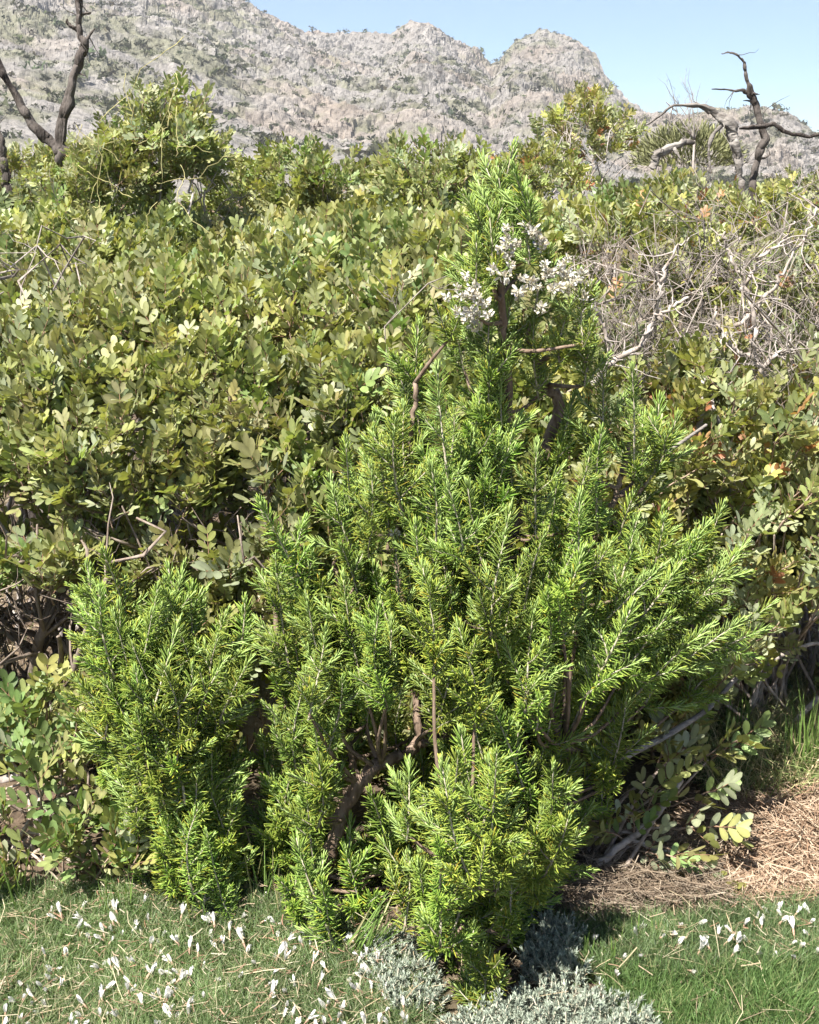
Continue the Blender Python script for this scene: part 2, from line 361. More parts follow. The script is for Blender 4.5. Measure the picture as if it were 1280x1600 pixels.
def make_shoot(L, g, sides=4, tip_dense=1.0, age=0.0):
    """one upright rosemary shoot: returns (stem mesh, needle mesh)"""
    sm, nm = MB(), MB()
    def axis(p0, d, length, r0, top):
        n = max(5, int(length / 0.03) + 3); b = nrm(g.normal(0, 1, 3)); t = np.linspace(0, 1, n)[:, None]
        P = p0 + d * length * t + b * length * g.uniform(.02, .11) * np.sin(t * math.pi * g.uniform(0.6, 1.6)) + np.array([0, 0, 1]) * length * 0.16 * t ** 2 * (1 - abs(d[2]))
        tube(sm, P, np.linspace(r0, r0 * 0.35, n), 5, 0, (1, 1, 1))
        step = 0.0048; kn = int(length / step); ss = np.linspace(0.0, 1, kn)
        s_rep = []; ph = []
        for i, s_ in enumerate(ss):
            k = g.integers(4, 7) if s_ * length < length - 0.02 else g.integers(3, 6)
            if not top and s_ < 0.15: k = 2
            a0 = (i % 2) * math.pi / 2 + g.normal(0, 0.35)
            for j in range(k): s_rep.append(s_ + g.normal(0, 0.002)); ph.append(a0 + j * 2 * math.pi / max(k, 1) + g.normal(0, 0.3))
        s_rep = np.clip(np.array(s_rep), 0, 1); ph = np.array(ph); m = len(ph)
        ii = s_rep * (n - 1); i0 = np.clip(ii.astype(int), 0, n - 2); f = (ii - i0)[:, None]
        B = P[i0] * (1 - f) + P[i0 + 1] * f; Tn = nrm(P[i0 + 1] - P[i0])
        ref = np.array([0.9, 0.1, 0.2]) if abs(d[2]) > 0.7 else np.array([0.1, 0.2, 1.0])
        U = nrm(np.cross(Tn, ref)); Vv = np.cross(Tn, U); rad = np.cos(ph)[:, None] * U + np.sin(ph)[:, None] * Vv
        dt = (1 - s_rep) * length
        ang = R(9) + R(60) * (1 - np.exp(-dt / 0.038)) + g.normal(0, R(9), m) + R(12) * np.clip(dt / 0.2, 0, 1)
        ang = np.clip(ang, R(3), R(100))
        D = nrm(np.cos(ang)[:, None] * Tn + np.sin(ang)[:, None] * rad)
        Nn = nrm(Tn - (Tn * D).sum(1, keepdims=True) * D); Nn = nrm(Nn + g.normal(0, 0.25, (m, 3))); Nn = nrm(Nn - (Nn * D).sum(1, keepdims=True) * D)
        ln = 0.0265 * g.uniform(0.62, 1.15, m) * (0.62 + 0.38 * np.clip(dt / 0.02, 0, 1)) * (1.0 if top else 0.9)
        Wd = 0.0028 * g.uniform(0.8, 1.2, m)
        bend = g.normal(0.06, 0.10, m)
        v = g.uniform(0, 1, m)[:, None]
        dark = np.array([0.185, 0.300, 0.055]); lite = np.array([0.42, 0.53, 0.115]); yel = np.array([0.40, 0.39, 0.06])
        c = dark + (lite - dark) * v ** 1.2
        old = (g.uniform(0, 1, m) < (0.03 + age * 0.25) * np.clip(dt / 0.1, 0, 1))[:, None]
        c = np.where(old, yel * g.uniform(0.7, 1.1, (m, 1)), c)
        add_needles(nm, B + rad * r0 * 0.6, D, Nn, ln, Wd, bend, c, None)
        return P, Tn
    P, _ = axis(np.zeros(3), np.array([0, 0, 1.0]), L, 0.0026, True)
    for k in range(sides):
        u = g.uniform(0.05, 0.72); p = P[int(u * (len(P) - 1))]; a = g.uniform(0, 2 * math.pi); e = R(g.uniform(28, 58))
        d = np.array([math.cos(a) * math.sin(e), math.sin(a) * math.sin(e), math.cos(e)])
        axis(p, d, g.uniform(0.035, 0.095) * (1.15 - 0.5 * u), 0.0016, False)
    return sm.mesh('shoot_stem', M_stem), nm.mesh('shoot_needles', [M_needle, M_pale2])
M_stem = rough_mat('shoot_stem_bark', (0.26, 0.22, 0.15), (0.50, 0.46, 0.36), 60, (1, 1, 0.4), 0.5, bdist=0.002)
M_pale2 = rough_mat('needle_underside_pale', (0.20, 0.30, 0.075), (0.33, 0.43, 0.15), 80, (1, 1, 1), 0.0, rough=0.8, use_tint=False)

LV = []
def leaflet_template():
    """one oval leathery leaflet along +z, face towards +y, folded along its midrib"""
    st = [(0.0, 0.0), (0.12, 0.24), (0.36, 0.46), (0.66, 0.53), (0.90, 0.36), (1.0, 0.0)]
    V = [(0, 0, 0)]
    for s, w in st[1:-1]: V += [(-w, 0.40 * w, s), (0, 0.0, s), (w, 0.40 * w, s)]
    V += [(0, 0, 1.0)]; V = np.array(V)
    T = [(0, 2, 1), (0, 3, 2)]; Q = []
    for i in range(3):
        a = 1 + i * 3; b = a + 3
        Q += [(a, a + 1, b + 1, b), (a + 1, a + 2, b + 2, b + 1)]
    e = 10; T += [(e, e + 1, 13), (e + 1, e + 2, 13)]
    return V, np.array(Q), np.array(T)
LFV0, LFQ0, LFT0 = leaflet_template()
# a lighter leaflet for foliage too small to show its outline, and a four-sided one for tiny leaves
LF2V = np.array([(0, 0, 0), (-.42, .17, .34), (0, 0, .34), (.42, .17, .34), (-.48, .19, .78), (0, 0, .78), (.48, .19, .78), (0, 0, 1.0)]); LF2Q = np.array([(1, 2, 5, 4), (2, 3, 6, 5)]); LF2T = np.array([(0, 2, 1), (0, 3, 2), (4, 5, 7), (5, 6, 7)])
LF3V = np.array([(0, 0, 0), (-.5, .2, .55), (0, 0, .5), (.5, .2, .55), (0, 0, 1.0)]); LF3Q = np.zeros((0, 4), int); LF3T = np.array([(0, 2, 1), (0, 3, 2), (1, 2, 4), (2, 3, 4)])
LOD = [0]
def add_leaflets(mb, P, D, Nn, L, Wd, fold, curl, col, mat=0):
    LFV, LFQ, LFT = ((LFV0, LFQ0, LFT0), (LF2V, LF2Q, LF2T), (LF3V, LF3Q, LF3T))[LOD[0]]
    n = len(P); Nn = nrm(Nn - (Nn * D).sum(1, keepdims=True) * D); X = np.cross(Nn, D)
    s = LFV[:, 2][None]; x = LFV[:, 0][None] * Wd[:, None]; y = LFV[:, 1][None] * Wd[:, None] * fold[:, None] - curl[:, None] * L[:, None] * (s ** 2)
    W = P[:, None] + X[:, None] * x[..., None] + Nn[:, None] * y[..., None] + D[:, None] * (s * L[:, None])[..., None]
    k = len(LFV); off = (np.arange(n) * k)[:, None, None]
    rib = 1 + 0.18 * (np.abs(LFV[:, 0]) < 1e-6)[None, :, None]
    mb.add(W.reshape(-1, 3), (LFQ[None] + off).reshape(-1, 4), (LFT[None] + off).reshape(-1, 3), mat, mat, (col[:, None] * rib).reshape(-1, 3))
OLIVE = np.array([0.225, 0.242, 0.088]); GREEN = np.array([0.160, 0.225, 0.076]); GREY = np.array([0.285, 0.315, 0.20]); YELL = np.array([0.31, 0.312, 0.100]); RED = np.array([0.30, 0.16, 0.08]); BROWN = np.array([0.235, 0.22, 0.095])
def leaf_tint(g, n, warm=0.0):
    w = np.array([0.38, 0.26, 0.22, 0.12 + warm * 0.25, 0.0, 0.08]); w = w / w.sum()
    pal = np.stack([OLIVE, GREEN, GREY, YELL, RED, BROWN]); c = pal[g.choice(6, n, p=w)]
    return c * g.uniform(0.8, 1.2, (n, 1))
def compound_leaf(mb, M, g, pairs, scale, tint, stem_mat=1):
    """pinnate leaf along +z of M, face +y"""
    P, D, Nn, L, Wd, fo, cu, cl = [], [], [], [], [], [], [], []
    R3 = M[:3, :3]; o = M[:3, 3]; sp = 0.0165 * scale; ln = 0.014 * scale + sp * (pairs - 1); arch = g.uniform(-0.1, 0.25)
    for k in range(pairs):
        s = 0.014 * scale + sp * k; base = np.array([0, -arch * s * s / ln, s]); u = k / max(pairs - 1, 1)
        for sd in (-1, 1):
            a = R(g.normal(60 - 30 * u, 9)); lift = R(g.normal(16, 12))
            d = np.array([sd * math.sin(a) * math.cos(lift), math.sin(lift) * math.sin(a), math.cos(a)])
            nn = np.array([-sd * math.sin(lift), math.cos(lift), 0.0]) + g.normal(0, 0.15, 3)
            P.append(R3 @ base + o); D.append(R3 @ nrm(d)); Nn.append(R3 @ nn)
            L.append(0.0345 * scale * g.uniform(0.82, 1.12) * (0.82 + 0.18 * math.sin(math.pi * (0.2 + 0.6 * u)))); Wd.append(L[-1] * g.uniform(0.37, 0.47)); fo.append(g.uniform(0.2, 0.8)); cu.append(g.normal(0.05, 0.07))
            cl.append(tint * g.uniform(0.85, 1.15))
    A = np.array
    add_leaflets(mb, A(P), A(D), A(Nn), A(L), A(Wd), A(fo), A(cu), A(cl), 0)
    if LOD[0]: return
    t = np.linspace(0, 1, 4)[:, None] * ln; pts = np.concatenate([t * 0, -arch * t * t / ln, t], 1) @ R3.T + o
    tube(mb, pts, np.linspace(0.0011, 0.0007, 4) * scale, 3, stem_mat, (0.75, 0.5, 0.35))
def twig_layout(g, L, nleaf):
    """twig axis path and leaf frames"""
    n = 6; P = wander((0, 0, 0), (g.normal(0, 0.012), g.normal(0, 0.012), L), n, 0.07, g); fr = []
    a = g.uniform(0, 6.28)
    for k in range(nleaf):
        u = 0.18 + 0.82 * (k + 0.5) / nleaf; p = P[0] + (P[-1] - P[0]) * u
        i = min(int(u * (n - 1)), n - 2); p = P[i] + (P[i + 1] - P[i]) * (u * (n - 1) - i)
        a += 2.4 + g.normal(0, 0.3); e = R(56 - 34 * u + g.normal(0, 11))
        d = np.array([math.cos(a) * math.sin(e), math.sin(a) * math.sin(e), math.cos(e)])
        up = nrm(np.array([0, 0, 1.0]) - d * d[2] + 1e-4); x = np.cross(up, d)
        fr.append(mat4(np.stack([x, up, d], 1), p))
    return P, fr
def make_twig(g, warm=0.0, scale=1.0, nleaf=None, L=None, red=False):
    mb = MB(); L = (L or g.uniform(0.07, 0.13)); nleaf = nleaf or int(g.integers(6, 9))
    P, fr = twig_layout(g, L, nleaf); tube(mb, P, np.linspace(0.0023, 0.0012, len(P)), 4, 1, (0.9, 0.75, 0.62))
    tint = leaf_tint(g, 1, warm)[0]
    for M in fr:
        tt = 0.55 * tint + 0.45 * leaf_tint(g, 1, warm)[0]
        if red and g.uniform() < .12 or g.uniform() < warm * 0.02: tt = RED * g.uniform(.8, 1.4)
        if M is fr[-1]: tt = tt * np.array([1.08, 1.0, .92])
        compound_leaf(mb, M, g, int(g.integers(3, 5)), scale * g.uniform(0.85, 1.15), tt)
    return mb
gt = np.random.default_rng(21)
TWMB = [make_twig(gt, scale=gt.uniform(.70, 1.0)) for _ in range(34)] + [make_twig(gt, scale=.75, red=True)]
TWARM = [make_twig(gt, 1.0, 0.80) for _ in range(14)]
TWMESH = [m.mesh('leafy_twig', [M_leaf, M_bark]) for m in TWMB]
TWARMMESH = [m.mesh('leafy_twig', [M_leaf, M_bark]) for m in TWARM]
LOD[0] = 1
TWARR = [make_twig(gt, scale=gt.uniform(.75, .98)).arrays() for _ in range(16)]; TWARMARR = [make_twig(gt, 1.0, .8).arrays() for _ in range(10)]
LOD[0] = 0

# ------------------------------------------------------------------ shrub machinery
def place_twigs(root, pos, dirs, scl, meshes, arrs, g, cap=290):
    """the nearest twigs as parts of their own, the rest joined into one foliage part"""
    base = np.array(root.location); n = len(pos)
    if n == 0: return
    order = np.argsort(project(pos)[:, 2] + g.normal(0, 0.05, n))
    rest = {}
    for c, i in enumerate(order):
        k = int(g.integers(len(meshes) if c < cap else len(arrs))); M = mat4(frame_z(dirs[i], roll=g.uniform(0, 6.28)), pos[i] - base, scl[i])
        if c < cap: obj('leafy_twig', meshes[k], root, mat=M)
        else: rest.setdefault(k, []).append(M)
    if rest:
        mb = MB()
        for k, Ms in rest.items(): mb.stamp(arrs[k], np.array(Ms), g.uniform(0.78, 1.2, (len(Ms), 1)) * np.ones((1, 3)))
        obj('foliage', mb.mesh('foliage', [M_leaf, M_bark]), root, kind='stuff')
def branch_with_twigs(p0, p1, r0, g, side=6, depth=2, amp=0.12, col=(1, 1, 1), sl=(0.25, 0.5), cap=0.20):
    mb = MB()
    def grow(a, b, r, lev):
        L = np.linalg.norm(b - a); n = max((6, 5, 4, 3)[min(lev, 3)], int(L / 0.06) + 2)
        P = wander(a, b, n, amp, g); tube(mb, P, np.linspace(1, 0, n) ** .8 * r * .82 + r * .18, 6 if lev == 0 else (4 if lev == 1 else 3), 0, np.array(col) * g.uniform(0.85, 1.15))
        if lev >= depth: return
        for k in range(side if lev == 0 else max(2, side // 2)):
            u = g.uniform(0.25, 0.98); i = min(int(u * (n - 1)), n - 2); p = P[i]; d = nrm(P[i + 1] - P[i])
            q = nrm(d + 0.9 * nrm(g.normal(0, 1, 3)) + np.array([0, -0.05, 0.25])); ln = min(L * g.uniform(*sl), cap * g.uniform(.5, 1.2))
            grow(p, p + q * ln, max(r * (1 - 0.55 * u) * 0.5, 0.0009), lev + 1)
    grow(np.asarray(p0, float), np.asarray(p1, float), r0, 0)
    return mb
def ellipsoid_shrub(name, label, cat, c, rad, n, g, warm=0.0, tscale=1.0, group=None, nbr=9, base=None, hollow=0.55, low=-0.35):
    c = np.asarray(c, float); rad = np.asarray(rad, float)
    b = np.array([c[0], c[1], float(gz(c[0], c[1]))]) if base is None else np.asarray(base, float)
    root = thing(name, label, cat, b, group)
    d = nrm(g.normal(0, 1, (n * 3, 3))); d = d[d[:, 2] > low][:n]; n = len(d)
    lump = 1 + 0.42 * vnoise(d * 2.3 + c, 77)
    pos = c + d * rad * (lump * g.uniform(hollow, 1.0, n) ** 0.6)[:, None]
    dirs = nrm(d * np.array([1, 1, 0.8]) + np.array([0, 0, 0.75]) + g.normal(0, 0.35, (n, 3)))
    ms, ar = (TWARMMESH, TWARMARR) if warm > 0.5 else (TWMESH, TWARR)
    place_twigs(root, pos - dirs * 0.06, dirs, tscale * g.uniform(0.8, 1.15, n), ms, ar, g)
    for k in range(nbr):
        e = c + nrm(g.normal(0, 1, 3) * np.array([1, 1, 0.6]) + np.array([0, 0, 0.5])) * rad * 0.85
        m = branch_with_twigs(b + g.normal(0, 0.04, 3) * np.array([1, 1, 0]), e, 0.009, g, 6, 2)
        m.V = [v - b for v in m.V]; obj('branch', m.mesh('branch', M_bark), root)
    return root

# ------------------------------------------------------------------ the mastic hedge: shrubs that have grown into one another
PROF = np.array([(2.46, 0.02), (2.44, 0.22), (2.50, 0.48), (2.62, 0.74), (2.80, 0.92), (3.08, 1.03), (3.50, 1.10), (4.00, 1.145), (4.60, 1.17), (5.40, 1.18), (6.4, 1.18)])
_pl = np.concatenate([[0], np.cumsum(np.linalg.norm(np.diff(PROF, axis=0), axis=1))])
def hedge_surface(X, s):
    """point and outward normal at X and arc length s from the ground"""
    Y = np.interp(s, _pl, PROF[:, 0]); Z = np.interp(s, _pl, PROF[:, 1])
    e = 0.06; dY = np.interp(s + e, _pl, PROF[:, 0]) - np.interp(s - e, _pl, PROF[:, 0]); dZ = np.interp(s + e, _pl, PROF[:, 1]) - np.interp(s - e, _pl, PROF[:, 1])
    N = nrm(np.stack([0 * X, -dZ, dY], -1))
    Y = Y + 0.22 * np.clip((X - 0.45) / 0.5, 0, 1) * np.clip(1.2 - Z, 0, 1)
    q = np.stack([X / 0.42, s / 0.42, 0 * X], -1); d1, d2, idv = worley(q, 31)
    off = 0.11 * np.clip((d2 - d1), 0, 0.7) - 0.05 + 0.07 * vnoise(np.stack([X * 1.1, s * 1.1, 0 * X], -1), 33) + 0.05 * (idv - 0.5)
    off = off + 0.07 * vnoise(np.stack([X * 1.6, s * 0.7, 0 * X + 5], -1), 35) * np.clip((Z - 1.1) / 0.2, 0, 1)
    return np.stack([X, Y, Z], -1) + N * off[:, None], N
# where the photograph shows bare wood instead of leaves: (cx, cy, rx, ry, share of leaves taken away)
BARE = [(50, 1030, 130, 115, 0.97), (60, 840, 140, 45, 0.85), (300, 845, 110, 40, 0.75), (70, 425, 95, 50, 0.6), (420, 1100, 60, 130, 0.9),
        (1000, 480, 140, 140, 0.92), (1180, 440, 150, 160, 0.92), (1240, 560, 110, 80, 0.9), (930, 400, 70, 90, 0.8), (330, 410, 60, 25, 0.5), (300, 590, 50, 16, 0.5), (480, 780, 60, 40, 0.5),
        (1200, 1030, 120, 90, 0.8), (1210, 1160, 140, 90, 1.0), (1100, 330, 90, 40, 0.6), (980, 890, 60, 50, 0.6), (1000, 1300, 260, 130, 1.0), (1240, 330, 110, 60, 0.85),
        (640, 1330, 330, 120, 0.95)]
SHRUBS = [  # its middle across the view (m) and up the bank (m of arc), label
    (-0.92, 1.35, 'olive green mastic shrub below the forked dead trunk'),
    (-0.42, 2.2, 'mastic shrub crown filling the crest left of the rosemary tip'),
    (0, 2, 'mastic shrub directly behind the flowering rosemary tip'),
    (0.65, 2.3, 'mastic shrub crest in front of the small yellow green tree'),
    (-0.7, 0.85, 'wide olive mastic shrub with bare wood showing below its leaves'),
    (-0.32, 0.95, 'grey green mastic shrub in the middle of the hedge'),
    (-0.08, 0.5, 'mastic shrub pressed against the rosemary from behind'),
    (-0.8, 0.35, 'low mastic shrub with a dark hollow of bare branches'),
    (-0.42, 0.38, 'mastic shrub rising just above the shorter rosemary'),
    (0.85, 1.2, 'sparse mastic shrub among bare grey twigs'),
    (-0.95, 2.2, 'mastic shrub just below the tall dark crest bush'),
    (1.1, 2.1, 'sparse mastic sprays on the crest under the snag'),
    (0.72, 0.6, 'mastic shrub close behind the reddish leaved one'),
    (0.33, 1.8, 'mastic shrub on the crest beside the bare thicket')]
def build_hedge():
    g = np.random.default_rng(101); n = 9800
    X = g.uniform(-2.1, 2.1, n); s = g.uniform(0.0, 1, n) ** 0.92 * (_pl[-1] - 1.0)
    s = np.where(g.uniform(0, 1, n) < 0.55, g.uniform(0, 2.5, n), s)
    P, N = hedge_surface(X, s); depth = g.exponential(0.045, n).clip(0, 0.3)
    P = P - N * depth[:, None]
    pj = project(P); keep = np.ones(n, bool)
    for cx, cy, rx, ry, a in BARE:
        d = ((pj[:, 0] - cx) / rx) ** 2 + ((pj[:, 1] - cy) / ry) ** 2
        hit = (d < 1.0) & (g.uniform(0, 1, n) < a * np.clip((1.15 - d) * 3, 0, 1)); back = hit & (g.uniform(0, 1, n) < .55) & (cy < 900)
        P = np.where(back[:, None], P - N * g.uniform(.22, .42, (n, 1)), P); keep &= ~(hit & ~back)
    keep &= (np.abs(pj[:, 0] - 640) < 830)
    # beyond the sight of the camera and of one a step aside nothing is planted
    keep &= (np.abs(X) < 0.40 * P[:, 1] + 0.30)
    P, N, depth, s = P[keep], N[keep], depth[keep], s[keep]; n = len(P)
    dirs = nrm(N * 0.62 + np.array([0, -0.10, 0.95]) + g.normal(0, 0.36, (n, 3)))
    seeds = []
    for (px, py, lb) in SHRUBS: seeds.append(hedge_surface(np.array([px]), np.array([py]))[0][0])
    seeds = np.array(seeds); D = np.linalg.norm((P[:, None] - seeds[None]) * np.array([1.0, 0.75, 1.0]), axis=-1); own = D.argmin(1)
    print('hedge twigs', n, np.bincount(own))
    for k, (px, py, lb) in enumerate(SHRUBS):
        m = own == k; c = P[m].mean(0); b = np.array([c[0], max(c[1] + 0.12, 2.72), 0.0]); b[2] = float(gz(b[0], b[1]))
        root = thing('mastic_shrub', lb, 'shrub', b, 'mastic shrubs of the hedge')
        warm = k in (9, 12)
        place_twigs(root, P[m] - dirs[m] * 0.05, dirs[m], g.uniform(0.85, 1.2, m.sum()), TWARMMESH if warm else TWMESH, TWARMARR if warm else TWARR, g, 295)
        idx = np.nonzero(m)[0]; nb = 9
        for j in range(nb):
            e = P[g.choice(idx)] - N[g.choice(idx)] * 0.06
            mb = branch_with_twigs(b + np.array([g.normal(0, 0.16), g.normal(0, 0.08), 0]), e, g.uniform(0.007, 0.014), g, 7, 2, 0.13)
            mb.V = [v - b for v in mb.V]; obj('branch', mb.mesh('branch', M_bark), root)
    return
build_hedge()

# near mastic shrubs that stand in front of the hedge
def near_shrub(label, spots, base_px, g, warm=0.0, detail=False, base_Y=2.3, branches=(), group='mastic shrubs in front of the hedge', leafs=(6, 9)):
    b = at(base_px[0], base_px[1], base_Y); b[2] = float(gz(b[0], b[1])); root = thing('mastic_shrub', label, 'shrub', b, group)
    leafmesh = []
    if detail:
        for k in range(10):
            mb = MB(); compound_leaf(mb, np.eye(4), g, int(g.integers(3, 5)), .92, leaf_tint(g, 1, warm)[0]); leafmesh.append(mb.mesh('leaf', [M_leaf, M_bark]))
    ms = TWARMMESH if warm > 0.5 else TWMESH
    for (px, py, Y, dx, dz) in spots:
        p = at(px, py, Y); d = nrm(np.array([dx, -0.35, dz]) + g.normal(0, 0.12, 3)); M = mat4(frame_z(d, roll=g.uniform(0, 6.28)), p - d * 0.05 - b, g.uniform(0.9, 1.15))
        if not detail: obj('leafy_twig', ms[int(g.integers(len(ms)))], root, mat=M)
        else:
            P, fr = twig_layout(g, g.uniform(0.08, 0.13), int(g.integers(*leafs))); mb = MB(); tube(mb, P, np.linspace(0.0023, 0.0012, len(P)), 5, 0, (0.9, 0.75, 0.62))
            tw = obj('leafy_twig', mb.mesh('leafy_twig', M_bark), root, mat=M)
            for F in fr:
                F = F.copy(); F[:3, :3] *= g.uniform(0.9, 1.15); obj('leaf', leafmesh[int(g.integers(len(leafmesh)))], tw, mat=F)
        # a thin bough that carries the twig
        q = p - d * 0.06; st = b + np.array([g.normal(0, 0.05), g.normal(0, 0.04), 0.0]); mid = st + (q - st) * 0.55 + np.array([g.normal(0, 0.03), 0.05, g.normal(0, 0.02)])
        PP, RR = smooth_path([st, mid, q], [0.005, 0.0036, 0.002], 9); mb = MB(); tube(mb, PP - b, RR, 5, 0, (1, 0.92, 0.85)); obj('branch', mb.mesh('branch', M_bark), root)
    for pts, r0, r1 in branches:
        Q = np.array([at(*p) for p in pts]); PP, RR = smooth_path(Q, np.linspace(r0, r1, len(Q)), 8 * len(Q)); PP = PP + g.normal(0, 0.0015, PP.shape)
        mb = MB(); tube(mb, PP - b, RR, 8, 0, (1, 1, 1), 0.12, int(g.integers(99))); obj('branch', mb.mesh('branch', M_bark), root)
    return root
gn = np.random.default_rng(303)
near_shrub('large leaved mastic shrub in the lower corner beside the shorter rosemary',
    [(30, 1210, 2.22, -.2, .9), (90, 1190, 2.25, 0, 1), (150, 1230, 2.22, .4, .8), (10, 1290, 2.18, -.3, .8), (70, 1270, 2.16, 0, .9), (130, 1290, 2.15, .3, .9), (180, 1330, 2.12, .5, .7), (40, 1350, 2.10, -.2, .8), (100, 1350, 2.09, .1, .9),
     (150, 1370, 2.08, .4, .7), (-40, 1260, 2.2, -.4, .8), (-60, 1340, 2.12, -.4, .7), (10, 1380, 2.06, -.2, .6), (20, 1130, 2.36, 0, 1), (70, 1100, 2.38, 0, 1), (120, 1175, 2.34, .2, 1), (165, 1200, 2.32, .3, .9), (40, 1185, 2.32, -.1, 1), (100, 1225, 2.28, 0, 1), (185, 1225, 2.28, .4, .8), (150, 1150, 2.36, .2, 1), (60, 1150, 2.32, 0, 1), (120, 1140, 2.32, .2, 1), (175, 1270, 2.2, .5, .7), (210, 1250, 2.2, .5, .8), (0, 1160, 2.3, -.2, 1), (80, 1320, 2.11, .6, .6),
     (130, 1330, 2.10, -.5, .6), (200, 1370, 2.08, .3, .6), (-20, 1200, 2.25, 0, 1)],
    (90, 1420), gn, detail=True, base_Y=2.25, leafs=(6, 9))
near_shrub('young mastic seedling in the shade at the foot of the rosemary',
    [(1070, 1250, 2.22, .6, .5), (1050, 1210, 2.24, .3, .9), (1100, 1190, 2.26, .6, .6), (1140, 1170, 2.28, .7, .5), (1085, 1300, 2.16, .8, .1), (1060, 1330, 2.13, .7, 0), (990, 1290, 2.15, -.3, .8), (960, 1310, 2.14, -.4, .6), (1020, 1260, 2.2, .2, .9),
     (1010, 1320, 2.13, .3, .3), (930, 1280, 2.18, -.5, .7), (1030, 1180, 2.28, .1, 1), (1090, 1140, 2.3, .4, .8)],
    (870, 1415), gn, warm=0.0, detail=True, base_Y=2.05, leafs=(4, 7),
    branches=[([(868, 1412, 2.05), (910, 1375, 2.09), (960, 1330, 2.13), (1010, 1290, 2.17), (1045, 1250, 2.2), (1065, 1220, 2.22)], .0085, .005), ([(985, 1312, 2.15), (1020, 1325, 2.15), (1060, 1335, 2.15), (1090, 1333, 2.15)], .005, .003)])
near_shrub('reddish leaved mastic shrub on the sunny side of the rosemary',
    [(x, y, Y + gn.normal(0, .05), gn.normal(.1, .3), .9) for (x, y, Y) in
     [(1090, 640, 2.62), (1130, 610, 2.66), (1170, 650, 2.62), (1210, 690, 2.58), (1250, 660, 2.62), (1120, 690, 2.56), (1160, 720, 2.54), (1240, 740, 2.54), (1200, 760, 2.5), (1110, 760, 2.5), (1150, 800, 2.46), (1240, 800, 2.46), (1190, 830, 2.44), (1270, 850, 2.44),
      (1230, 880, 2.42), (1180, 890, 2.42), (1270, 720, 2.56), (1300, 780, 2.5), (1330, 700, 2.58), (1320, 860, 2.44), (1150, 860, 2.42), (1080, 710, 2.56), (1060, 670, 2.6), (1100, 600, 2.7), (1040, 730, 2.56), (1010, 700, 2.6), (1260, 930, 2.42), (1210, 930, 2.42),
      (1160, 940, 2.42), (1290, 910, 2.42), (1230, 620, 2.68), (1340, 640, 2.64), (1050, 760, 2.55), (1135, 650, 2.6), (1185, 700, 2.55), (1225, 720, 2.53), (1175, 780, 2.48), (1215, 800, 2.47), (1260, 780, 2.5), (1285, 820, 2.47), (1250, 700, 2.57), (1130, 740, 2.52), (1160, 760, 2.5),
      (940, 860, 2.5), (970, 880, 2.48), (1000, 900, 2.48), (960, 920, 2.46), (920, 890, 2.5), (1180, 1010, 2.4), (1120, 1080, 2.42), (1200, 980, 2.4)]],
    (1190, 1140), gn, warm=1.0, base_Y=2.75,
    branches=[([(1150, 1160, 2.72), (1175, 1100, 2.68), (1190, 1060, 2.64), (1160, 1000, 2.6)], .009, .005), ([(1280, 1090, 2.6), (1230, 1140, 2.62)], .008, .006), ([(1175, 1100, 2.6), (1200, 1040, 2.58), (1255, 1010, 2.56), (1300, 1005, 2.56)], .006, .004),
              ([(1140, 800, 2.6), (1142, 740, 2.6), (1120, 650, 2.65), (1090, 600, 2.72)], .007, .004), ([(1090, 690, 2.62), (1095, 640, 2.65), (1100, 590, 2.7), (1135, 520, 2.8)], .008, .004)])
# loose sticks that lean in the shrubs
def stick(label, pts, r0, r1, mat, name='fallen_stick'):
    Q = np.array([at(*p) for p in pts]); b = Q[0]; PP, RR = smooth_path(Q, np.linspace(r0, r1, len(Q)), 7 * len(Q)); mb = MB(); tube(mb, PP - b, RR, 8, 0, (1, 1, 1), 0.15, 4)
    o = obj(name, mb.mesh(name, mat), None, tuple(b), label=label, cat='stick')
stick('pale bare stick slanting out of the rosemary towards the dry grass', [(940, 1205, 2.1), (985, 1178, 2.14), (1040, 1150, 2.2), (1105, 1108, 2.28), (1150, 1060, 2.35)], .0075, .005, M_grey)
stick('short pale snapped stick poking out beside the upper rosemary shoots', [(1010, 735, 2.3), (1050, 702, 2.3), (1104, 664, 2.3)], .004, .003, M_grey)

# ------------------------------------------------------------------ bare twiggy shrubs on the right of the hedge
def bare_shrub(label, base, ends, g, r=(.003, .007), side=15, depth=2, fine=0.17, tint=(.82, .80, .78)):
    b = np.asarray(base, float); root = thing('bare_shrub', label, 'shrub', b, 'leafless grey shrubs')
    for e in ends:
        m = branch_with_twigs(b + np.array([g.normal(0, .12), g.normal(0, .1), 0]), e, g.uniform(*r), g, side, depth, 0.24, tint, (0.3, 0.7), fine)
        m.V = [v - b for v in m.V]; obj('branch', m.mesh('branch', M_bark), root)
gb = np.random.default_rng(404)
def ends(box, Y, n): return [at(gb.uniform(box[0], box[2]), gb.uniform(box[1], box[3]), gb.uniform(*Y)) for _ in range(n)]
bare_shrub('dense thicket of bare grey twigs beside the flowering rosemary tip', (0.50, 3.15, 0), ends((890, 330, 1060, 560), (2.7, 3.3), 24), gb)
bare_shrub('bare grey branched shrub with crooked pale limbs near the picture edge', (0.95, 3.05, 0), ends((1040, 300, 1200, 560), (2.7, 3.3), 22), gb)
_b = [o for o in bpy.data.objects if o.name.startswith('bare_shrub')][-1]; _o = np.array(_b.location)
